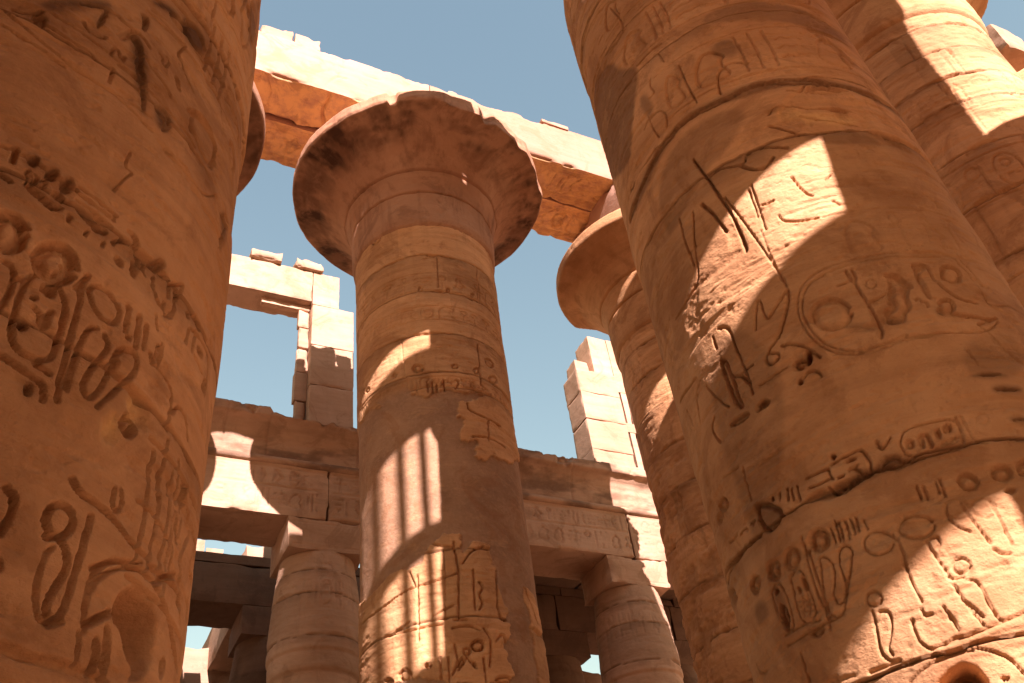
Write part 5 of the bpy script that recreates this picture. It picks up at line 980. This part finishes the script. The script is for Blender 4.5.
# right neighbour in the far row
cx, cy = 14.15, 15.0
rg = random.Random(12)
pr = random_glyphs(rg, -3, .2, 15.3, 16.2, .5, .02)
t = thing('great_column', (cx, cy, 0), 'column with eroded lower shaft and bell capital between the central column and the right foreground column', 'column', GG)
shaft('shaft', t, cx, cy, 1.70, 0.6, 17.15, -115, 20, 5, 17.15, .03, [1.6, 2.8, 4, 5.2, 6.4, 7.6, 8.7, 9.9, 11.1, 12.3, 13.4, 14.6, 15.7, 16.6], pr, 67, M_COL, amp=.07, chip=1.2, vj=3, rough_zone=(4.0, 13.2, .10))
lathe('capital', t, cx, cy, bell(-.6, .80), 76, M_COL, nth=300, rim=rim_wear(6, [(95, 75, 1.62), (170, 40, .8)], 20.05, 1.3), stainf=cap_stain(17, .2))
blocks('abacus', M_BEAM, t, [(12.30, 15.0, 13.66, 16.34, 20.27, 22.245)], (cx, cy, 0), res=.08, seed=8, chip=.16, cw=.12)
great_base(t, cx, cy)
# fourth of the near row, ruined, far right
cx, cy = 22.2, 6.9
t = thing('great_column', (cx, cy, 0), 'ruined column at the far right edge, broken below its capital', 'column', GG)
shaft('shaft', t, cx, cy, 1.70, .6, 19.6, -120, 0, 14, 19.6, .06, drums(8, z1=19.4), [], 83, M_COL, amp=.09, chip=1.3, vj=3)
great_base(t, cx, cy)
lathe('capital', t, cx, cy, [(1.6, 19.58), (1.78, 19.7), (1.9, 20.5), (1.75, 21.6), (.02, 21.62)], 77, M_COL, nth=120, amp=.12, step=.1)

# ------------------------------------------------------------------ nave architraves
rg = random.Random(21)
def soffit(u0, u1, v0, v1, seed, d=.06):
    rg = random.Random(seed); vm = (v0+v1)/2
    out = [('g', .05, d, [(u0, v), (u1, v)]) for v in (v0+.12, v1-.12, v0+.2, v1-.2)]
    gl_ = random_glyphs(rg, u0, u1, v0+.28, v1-.28, .75, d)
    out += gl_+[('s', 0, .55, p) for k, w_, dd, p in gl_ if k == 'p']
    return out
# near beam of the pair over the far row: underside broken away over the left span
t = thing('stone_architrave', (6.0, 14.3, 22.25), 'front stone beam on the central column capitals, sunlit face, cracked orange underside', 'stone beam', 'nave architraves')
spans = [(-9.0, -1.0, 22.25), (-.985, 6.60, 22.25), (6.615, 14.1, 22.25)]
LST = []
for i, (a, b, zb) in enumerate(spans):
    rel = {'z-': (.035, soffit(a, b, 13.64, 14.97, 5+i))} if i else None
    if i == 1:
        # a slab of the soffit has fallen: higher underside between x=1.9 and 5.3
        crack = [('g', .10, .16, [(3.72, 13.5), (3.80, 13.9), (3.70, 14.3), (3.92, 14.7), (3.95, 15.2)]), ('g', .03, .03, [(2.1, 13.7), (2.4, 14.2), (2.3, 14.9)]), ('g', .03, .03, [(5.0, 14.9), (5.3, 14.3), (5.9, 13.9)])]
        cy_ = [('g', .05, .06, [(3.72, 22.2), (3.66, 22.6), (3.82, 22.9), (3.95, 23.05), (4.2, 23.1)]), ('g', .03, .05, [(3.95, 23.05), (3.9, 23.25)]), ('g', .02, .03, [(4.0, 23.55), (5.2, 23.5)])]
        LST += [(a, b, 13.64, 14.97, 22.30, 24.08, dict(relief={'z-': (.03, crack+soffit(a, 2.0, 13.7, 14.97, 6)), 'y-': (.04, cy_)}))]
    else:
        LST.append((a, b, 13.64, 14.97, zb, 24.1-.01*i, dict(relief=rel)))
blocks('front_beam', M_BEAM, t, LST, (6.0, 14.3, 22.25), res=.09, seed=3, ochre=True, chip=.11, cw=.09, amp=.018)
t2 = thing('stone_architrave', (6.0, 15.7, 22.25), 'rear stone beam of the central pair, carved orange underside seen beside the capital', 'stone beam', 'nave architraves')
LST = [(a, b, 15.0, 16.36, 22.25, 24.0, dict(relief={'z-': (.035, soffit(a, b, 15.0, 16.36, 15+i))})) for i, (a, b, _) in enumerate(spans)]
blocks('rear_beam', M_BEAM, t2, LST, (6.0, 15.7, 22.25), res=.1, seed=31, ochre=True, chip=.1, cw=.09, amp=.018)
# weathered top course fragments and loose stones on the beam
def stone_block(x0, x1, y0, y1, z0, z1, label, seed, mat=None, cat='stone block', group='loose stones on the beams', name='stone_block', **kw):
    mb = MB(); k = dict(res=.05, seed=seed, chip=.10, cw=.08, amp=.03); k.update(kw)
    rough_box(mb, x0, x1, y0, y1, z0, z1, **k)
    o = mb.build(name, mat or M_BEAM, None, loc=((x0+x1)/2, (y0+y1)/2, z0)); o.location = ((x0+x1)/2, (y0+y1)/2, z0)
    return tag(o, label, cat, group)
stone_block(1.85, 2.72, 13.72, 14.6, 24.06, 24.72, 'tall pale block on the beam top, middle one of the three beside the left column', 101)
stone_block(1.3, 1.83, 13.75, 14.4, 24.06, 24.95, 'pale block on the beam top nearest the left column', 102)
stone_block(2.76, 3.45, 13.68, 14.4, 24.06, 24.55, 'square pale block, rightmost of three on the beam top beside the left column', 103)
stone_block(4.6, 6.5, 13.75, 14.9, 24.06, 24.22, 'thin worn slab along the beam top above the capital left side', 104, chip=.08)
stone_block(7.2, 7.6, 13.66, 14.05, 24.05, 24.33, 'small brown pebble-like stone on the beam top above the capital', 105, chip=.15)
stone_block(10.2, 11.1, 13.60, 14.3, 24.05, 24.2, 'flat dark flake on the beam top right of the capital', 106, chip=.05)
stone_block(12.35, 12.75, 13.72, 14.2, 24.07, 24.25, 'rounded stone near the right end of the beam top', 107)
# blocks further back on the beam that cast the ragged shadow on the window pier
for q, (xa, xb, h) in enumerate(((3.9, 4.9, 24.45), (4.95, 5.8, 24.75), (5.85, 6.35, 24.5), (6.4, 7.6, 24.7))):
    stone_block(xa, xb, 15.5, 16.3, 24.0, h, 'roofing stone lying on the rear beam, %s of four, out of sight from below' % ('first', 'second', 'third', 'fourth')[q], 120+q, chip=.25, cw=.2, group='roof stones on the rear beam')
# near-row beam (above the frame); top blocks and notch added to shape sun on central capital
t = thing('stone_architrave', (5, 4.9, 21.15), 'stone beam over the near row of giant columns, above the view', 'stone beam', 'nave architraves')
blocks('front_beam', M_BEAM, t, [(-9, -1.1, 3.55, 6.27, 21.15, 24.1), (-1.09, 6.69, 3.55, 6.27, 21.15, 24.1), (6.70, 8.6, 3.55, 6.27, 21.15, 24.1), (3.5, 6.26, 3.6, 6.25, 24.105, 24.66), (6.42, 8.6, 3.6, 6.25, 24.105, 24.66), (8.61, 15.05, 3.55, 6.27, 22.5, 24.1)], (5, 4.9, 21.15), res=.5, chip=.05)
# ruin at far right
t = thing('stone_architrave', (24, 6.4, 21.6), 'broken beam end of stacked courses at the upper right corner', 'stone beam', 'nave architraves')
rg = random.Random(3)
blocks('beam_courses', M_WALL, t, [(20.6, 21.9, 5.8, 7.4, 22.5, 23.6)]+courses(22.5, 30, 5.4, 7.0, [21.6, 22.1, 22.55, 23.0, 23.5], rg, .7, 1.5), (24, 6.4, 21.6), res=.1, seed=9, chip=.14, cw=.1, amp=.03)

# ------------------------------------------------------------------ small bud columns
def bud_profile(V):
    zz = [0, .5, 5, 9.9, 10.35, 10.40, 10.48, 10.75, 10.83, 10.9, 11.5, 12.4, 13.1, 13.6]
    rr = [1.12, 1.2, 1.2, 1.1, 1.09, 1.17, 1.19, 1.19, 1.17, 1.23, 1.22, 1.15, 1.08, 1.02]
    return np.interp(V, zz, rr)
SG = 'smaller bud-capital columns of the side aisles'
def small_column(x, y, label, seed, fine=False, mat=None, zt=13.6, ab=True, zab=14.53):
    t = thing('bud_column', (x, y, 0), label, 'column', SG); mat = mat or M_WALL
    res = .035 if fine else .12
    rg = random.Random(seed)
    pr = random_glyphs(rg, -1.6, 1.3, 11.9, 12.8, .45, .015) if fine else []
    shaft('shaft', t, x, y, 1.2, .4, 10.3, -90, 90, 7, 10.3, res, [1.5, 2.7, 3.9, 5.1, 6.3, 7.5, 8.7], [], seed, mat, rprof=bud_profile, vj=1)
    shaft('bud_capital', t, x, y, 1.2, 10.3, zt, -90, 90, 10.3, zt, res, [11.2, 12.35, 13.0], pr, seed+1, mat, rprof=bud_profile, vj=1, chip=.7)
    if ab:
        rel = {'y-': (.03, [('g', .03, .02, [(x-.95, zt+.12), (x+.95, zt+.12)]), ('g', .03, .02, [(x-.95, zt+.8), (x+.95, zt+.8)]), ('g', .03, .015, ell(x-.6, zt+.45, .12, .12)+[(x-.48, zt+.45)])])} if fine else None
        blocks('abacus', mat, t, [(x-1.1, x+1.1, y-1.0, y+.86, zt, zab, dict(relief=rel))], (x, y, 0), res=.12 if fine else .3, seed=seed, chip=.06)
    mb = MB(); lathe('base', t, x, y, [(.02, .02), (1.6, .02), (1.7, .1), (1.7, .3), (1.55, .42), (1.1, .44)], 5, mat, nth=48, step=.3)
    return t
r1 = {-3.8: 'first-aisle bud column hidden behind the left foreground column', 1.2: 'second bud column under the window wall, hidden by the left foreground column',
      6.2: 'shaded bud column under the architrave just left of the central column', 11.2: 'bud column hidden directly behind the central column',
      16.2: 'partly sunlit bud column right of the central column', 21.2: 'bud column behind the right foreground column'}
for i, (x, lb) in enumerate(r1.items()):
    small_column(x, 22.76, lb, 200+i*7, fine=x in (6.2, 16.2))
r2 = {-3.8: 'second-row aisle column at far left', 1.2: 'second-row aisle column behind the left foreground column', 6.2: 'dark second-row column seen in the gap left of the shaded bud column',
      11.2: 'second-row aisle column behind the central column', 16.2: 'dark second-row column behind the sunlit bud column', 21.2: 'second-row aisle column at the right'}
for i, (x, lb) in enumerate(r2.items()):
    small_column(x, 28.1, lb, 300+i*7, mat=M_SHADED, zt=13.5, zab=14.42)
nr = {-8.8: 'bud column behind the viewer, leftmost', -3.8: 'bud column behind the viewer, second from left', 1.2: 'bud column behind the viewer, third from left',
      6.32: 'bud column behind the viewer, fourth from left', 11.2: 'bud column behind the viewer, fifth from left', 16.2: 'bud column behind the viewer, sixth from left', 21.2: 'bud column behind the viewer, rightmost'}
for i, (x, lb) in enumerate(nr.items()):
    small_column(x, -3.06, lb, 400+i*7, zt=12.9, zab=13.76)

# ------------------------------------------------------------------ far window wall (clerestory)
WG = 'window wall above the far aisle'
t = thing('aisle_architrave', (9, 22.6, 14.53), 'long carved stone beam on the small columns with a rounded moulding and curved cornice', 'stone beam', 'aisle beams')
xs_ = [-12, -6.3, -1.3, 3.7, 8.7, 13.7, 18.7, 24]
xs_ = [-12, -3.8, 1.2, 6.2, 11.2, 16.2, 21.2, 26]
LST = []
for i, (a, b) in enumerate(zip(xs_[:-1], xs_[1:])):
    rg = random.Random(500+i)
    rel = {'y-': (.04, random_glyphs(rg, a+.1, b-.1, 14.72, 15.35, .5, .035)+random_glyphs(rg, a+.1, b-.1, 15.42, 16.02, .42, .03))} if 1 < i < 6 else None
    if rel: rel['z-'] = (.08, random_glyphs(rg, a+1.2, b-1.2, 22.0, 23.3, .8, .02))
    LST.append((a+.002, b-.002, 21.76+.008*(i % 2), 23.6, 14.53, 16.22, dict(relief=rel)))
blocks('beam', M_WALL, t, LST, (9, 22.6, 14.53), res=.12, seed=41, chip=.05, cw=.05)
def extrude_x(name, mat, parent, prof, x0, x1, seed, loc, res=.08, amp=.015, topcut=None, joints=None, closed=True):
    p = np.array(prof, float); q = [p[0]]
    for a, b in zip(p[:-1], p[1:]):
        L = np.hypot(*(b-a)); k = max(1, int(math.ceil(L/res)))
        for s in range(1, k+1): q.append(a+(b-a)*s/k)
    q = np.array(q); xs = np.linspace(x0, x1, int((x1-x0)/res)+1)
    XX, Yp = np.meshgrid(xs, q[:, 0]); _, Zp = np.meshgrid(xs, q[:, 1])
    nn = (fbm(XX*1.1, Yp*1.1, Zp*1.1, seed, 5, .6)-.5)*2*amp
    Y2 = Yp+nn; Z2 = Zp+nn*.5
    S = .65*sst(.42, .68, fbm(XX*.9, XX*0, Zp*2.2, seed+30, 5, .65))
    if joints is not None:
        for xj in joints:
            d = np.abs(XX-xj-.03*(vnoise(Zp*3, XX*0, XX*0, seed)-.5)); Y2 = Y2+np.where(Yp < 22.5, .025*(1-sst(.0, .03, d)), 0)
            S = np.maximum(S, .15*(1-sst(0, .05, d)))
    if topcut is not None:
        lim = topcut(XX); over = np.maximum(Z2-lim, 0); Z2 = Z2-over; ch = sst(.55, .75, fbm(XX*1.6, XX*0, Z2*1.6, seed+2, 5, .65)); Y2 = Y2+ch*.14*sst(17.3, 17.5, Z2)*sst(21.9, 21.6, Y2); 
    mb = MB(); mb.grid(np.stack([XX, Y2, Z2], -1), flip=False, stain=S)
    # end caps
    for xi in (0, -1):
        ring = np.stack([XX[:, xi], Y2[:, xi], Z2[:, xi]], -1); c = ring.mean(0)
        mb.grid(np.stack([ring, np.repeat(c[None], len(ring), 0)], 0), flip=xi == 0)
    return mb.build(name, mat, parent, loc=loc)
tor = [(22.3, 16.09), (21.80, 16.10)]+[(21.76-.11*math.sin(a), 16.22-.11*math.cos(a)) for a in np.linspace(0, math.pi, 9)]+[(21.80, 16.34), (22.3, 16.35)]
extrude_x('round_moulding', M_WALL, t, tor, -12, 26, 3, (9, 22.6, 14.53), res=.05, amp=.02, joints=[6.2, 11.2, 16.25])
cav = [(22.6, 16.24), (21.85, 16.28), (21.80, 16.33), (21.79, 16.55), (21.78, 16.8), (21.74, 17.02), (21.66, 17.2), (21.52, 17.36), (21.38, 17.43), (21.36, 17.47), (21.35, 17.72), (21.40, 17.78), (23.5, 17.80), (23.5, 16.2)]
def topcut(X):
    b = 17.82-.10*sst(.45, .7, fbm(X*2.3, X*0, X*0, 3, 4))
    b = b-.30*sst(4.35, 4.45, X)*sst(7.6, 7.2, X)*(.4+1.0*fbm(X*1.4, X*0, X*0, 9, 4))
    b = b-.16*sst(13.0, 13.2, X)*sst(14.3, 14.1, X)*(.3+fbm(X*3, X*0, X*0, 19, 4))
    return b
def seam_list(a, b, seed):
    rg = random.Random(seed); out = []; x = a
    while x < b: x += rg.uniform(1.2, 2.3); out.append(x)
    return out
extrude_x('cornice', M_WALL, t, cav, -12, 26, 5, (9, 22.6, 14.53), res=.05, amp=.04, topcut=topcut, joints=[-6, -1, 3.2, 4.4, 7.05, 11.0, 14.25, 19, 23])

FW = 'window wall above the far aisle'
# left window: pier, lintel and broken inner frame
t = thing('window_pier', (6.1, 22.6, 17.8), 'tall sunlit block pier and lintel framing the open window left of the central column', 'ruined wall', FW)
rg = random.Random(31)
L = [(5.6, 7.0, 21.92, 23.0, 17.78, 19.3), (5.6, 7.0, 21.93, 23.0, 19.304, 20.9), (5.6, 7.0, 21.92, 23.0, 20.904, 22.62), (5.6, 6.5, 21.92, 23.0, 22.624, 24.1)]
blocks('pier', M_WALL, t, L, (6.1, 22.6, 17.8), res=.06, seed=5, chip=.025, cw=.03, amp=.012)
blocks('lintel', M_WALL, t, [(-4.0, 0.8, 21.92, 22.95, 22.72, 24.1), (.804, 5.597, 21.92, 22.95, 22.72, 24.1)], (6.1, 22.6, 17.8), res=.06, seed=6, chip=.05, cw=.05, amp=.012)
blocks('inner_frame', M_WALL, t, [(4.0, 5.59, 22.18, 22.42, 22.50, 22.73), (5.22, 5.59, 22.18, 22.42, 21.75, 22.49), (5.25, 5.59, 22.18, 22.42, 20.9, 21.74), (5.22, 5.59, 22.2, 22.44, 19.9, 20.89),
    (5.2, 5.59, 22.2, 22.5, 18.8, 19.89), (5.24, 5.59, 22.2, 22.5, 17.8, 18.79)], (6.1, 22.6, 17.8), res=.04, seed=7, chip=.05, cw=.05, amp=.01)
blocks('far_pier', M_WALL, t, [(-4.0, -1.4, 21.92, 23.3, 17.8, 22.65)], (6.1, 22.6, 17.8), res=.3, seed=8)
stone_block(3.45, 4.5, 21.75, 22.7, 24.09, 24.5, 'flat pale slab on the window lintel, left one of two', 111, M_WALL, group='slabs on the window lintel', chip=.08)
stone_block(4.95, 5.95, 21.78, 22.8, 24.09, 24.48, 'flat pale slab on the window lintel, right one of two', 112, M_WALL, group='slabs on the window lintel', chip=.1)
# right pier with slotted grille
t = thing('window_pier', (16.6, 22.6, 17.8), 'sunlit pier with narrow vertical slots right of the central column', 'ruined wall', FW)
L = [(15.5, 17.18, 21.92, 23.0, a+.002, b-.002) for a, b in zip([17.78, 18.7, 20.0, 21.2], [18.7, 20.0, 21.2, 22.25])]
L += [(16.35, 17.18, 22.0, 23.0, 22.26, 24.1), (15.75, 16.33, 22.3, 23.0, 22.26, 23.0)]
blocks('pier', M_WALL, t, L, (16.6, 22.6, 17.8), res=.06, seed=15, chip=.03, cw=.03, amp=.012)
gl = []
for a, b in ((17.78, 18.15), (19.75, 20.15), (21.55, 24.1)):
    gl.append((17.19, 22.0, 22.0, 22.6, a, b))
for k in range(12):
    x = 17.30+k*.36
    for a, b in ((18.15, 19.75), (20.15, 21.55)): gl.append((x+.02, x+.26, 22.01, 22.59, a-.002, b+.002))
blocks('window_grille', M_WALL, t, gl, (16.6, 22.6, 17.8), res=.2, seed=16, chip=.03, cw=.03, amp=.006)

# ------------------------------------------------------------------ second and third aisle rows
t = thing('aisle_architrave', (9, 28, 14.42), 'darker stone beam of the second aisle row seen beneath the window wall', 'stone beam', 'aisle beams')
LST = []
for i, (a, b) in enumerate(zip(xs_[:-1], xs_[1:])): LST += [(a+.006, b-.006, 27.1, 28.95, 14.42, 15.76), (a+.3, b+.29, 27.13, 28.95, 15.775, 16.1)]
blocks('beam', M_SHADED, t, LST, (9, 28, 14.42), res=.2, seed=61, chip=.06)
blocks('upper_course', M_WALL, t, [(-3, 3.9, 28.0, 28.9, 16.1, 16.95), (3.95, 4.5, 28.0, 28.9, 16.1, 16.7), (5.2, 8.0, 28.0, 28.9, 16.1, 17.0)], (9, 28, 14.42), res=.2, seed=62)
for q, (xa, xb) in enumerate(((10.2, 12.4), (12.42, 14.9), (14.92, 17.2), (17.22, 20.0), (20.02, 23))):
    stone_block(xa, xb, 22.9+.75, 27.6, 16.11 if q % 2 else 16.12, 16.8, 'dark roofing slab spanning the first two aisle rows, %s of five from the left' % ('first', 'second', 'third', 'fourth', 'fifth')[q], 140+q, M_SHADED, 'roof slab', 'roofing slabs of the far aisle', 'roof_slab', res=.25)
    stone_block(xa, xb, 28.95, 32.6, 16.12, 16.6, 'roofing slab added to darken the bay between the second and third aisle rows, %s of five from the left' % ('first', 'second', 'third', 'fourth', 'fifth')[q], 150+q, M_SHADED, 'roof slab', 'roofing slabs of the far aisle', 'roof_slab', res=.25)  # slabs added to keep light out of the far bay
t = thing('cross_beam', (5.6, 31, 14.42), 'leaning-looking cross beam running away behind the second aisle row, seen low at left', 'stone beam', 'aisle beams')
blocks('beam', M_WALL, t, [(5.05, 6.0, 28.97, 34.2, 14.42, 15.9)], (5.6, 31, 14.42), res=.2, seed=63)
t = thing('aisle_architrave', (9, 33.4, 13.9), 'small sunlit strip of the third aisle beam seen low beside the left column', 'stone beam', 'aisle beams')
blocks('beam', M_WALL, t, [(a+.006, b-.006, 32.4, 34.2, 13.9, 15.25) for a, b in zip(xs_[:-1], xs_[1:])], (9, 33.4, 13.9), res=.25, seed=64)
r3 = {-3.8: 'third-row aisle column, far left', 1.2: 'third-row aisle column, second', 6.2: 'third-row aisle column, third', 11.2: 'third-row aisle column, fourth', 16.2: 'third-row aisle column, fifth', 21.2: 'third-row aisle column, sixth'}
for i, (x, lb) in enumerate(r3.items()): small_column(x, 33.4, lb, 600+i*5, mat=M_SHADED, zt=13.0, zab=13.89)
t = thing('enclosure_wall', (9, 44, 0), 'distant enclosing wall closing the hall behind the aisles', 'wall')
rg = random.Random(77)
blocks('masonry', M_WALL, t, courses(-14, 50, 44, 46, [0, 1.5, 3, 4.5, 6, 7.5, 9, 10.5, 12], rg, 3, 5)+courses(14, 50, 44.1, 45.8, [12.004, 13.5, 15, 16.5, 18, 19.5], rg, 3, 5), (9, 44, 0), res=.6, seed=65)

# ------------------------------------------------------------------ near side of the nave (behind the camera): casts the light pattern
t = thing('aisle_architrave', (6, -3, 13.78), 'stone beam on the small columns behind the viewer', 'stone beam', 'aisle beams')
blocks('beam', M_WALL, t, [(a+.003, b-.003, -4.26, -1.86, 13.78, 17.8) for a, b in zip([-14]+xs_[1:], xs_[1:]+[31])], (6, -3, 13.78), res=.5, seed=71, chip=.03)
t = thing('window_wall', (0, -2.9, 17.8), 'window wall behind the viewer with a two-tier slotted stone grille', 'ruined wall')
WY0, WY1 = -2.9, -1.9
blocks('wall', M_WALL, t, [(-14, .95, WY0, WY1, 17.8, 24.45), (.96, 4.72, WY0, WY1, 23.08, 24.45), (4.73, 12.2, WY0, WY1, 17.8, 24.45), (12.21, 20, WY0, WY1, 17.8, 18.2)], (0, -2.9, 17.8), res=.5, seed=72, chip=.03)
gl = [(.97, 4.71, -2.7, -2.45, 17.81, 18.3), (.97, 4.71, -2.7, -2.45, 20.32, 20.78)]
x = 1.0
k = 0
while x < 4.65:
    a = x; b = min(x+.15, 4.71)
    gl += [(a, b, -2.69, -2.46, 18.29, 20.33), (a, b, -2.69, -2.46, 20.77, 23.09)]
    x += .377
blocks('window_grille', M_WALL, t, gl, (0, -2.9, 17.8), res=.3, seed=73, chip=.01, cw=.02, amp=.004)
t = thing('aisle_architrave', (6, -8.4, 13.3), 'lower stone beam of the outer aisle behind the viewer', 'stone beam', 'aisle beams')
blocks('beam', M_WALL, t, [(a+.003, b-.003, -9.6, -7.2, 13.36, 14.83) for a, b in zip([-14]+xs_[1:], xs_[1:]+[31])], (6, -8.4, 13.3), res=.5, seed=74, chip=.03)
for i, x in enumerate((-5.0, .6, 8.6, 14.0, 19.5)):
    small_column(x, -8.4, 'outer-aisle bud column behind the viewer, number %s of its row' % ('one', 'two', 'three', 'four', 'five')[i], 700+i*7, zt=12.5, zab=13.34)
t = thing('sun_block_wall', (-5, -3.1, 0), 'masonry added between the columns behind the viewer to keep sun off the left foreground column', 'wall')  # unseen wall, added only to block sun from the left column
rg = random.Random(5)
blocks('masonry', M_WALL, t, courses(-14, -5.1, -3.6, -2.6, [0, 1.5, 3, 4.5, 6, 7.5, 9, 10.5, 12, 13.7], rg, 1.5, 2.5)+courses(-2.6, .5, -3.6, -2.6, [0, 1.5, 3, 4.5, 6, 7.5, 9, 10.5, 12, 13.7], rg, .8, 1.5), (-5, -3.1, 0), res=.5, seed=75)
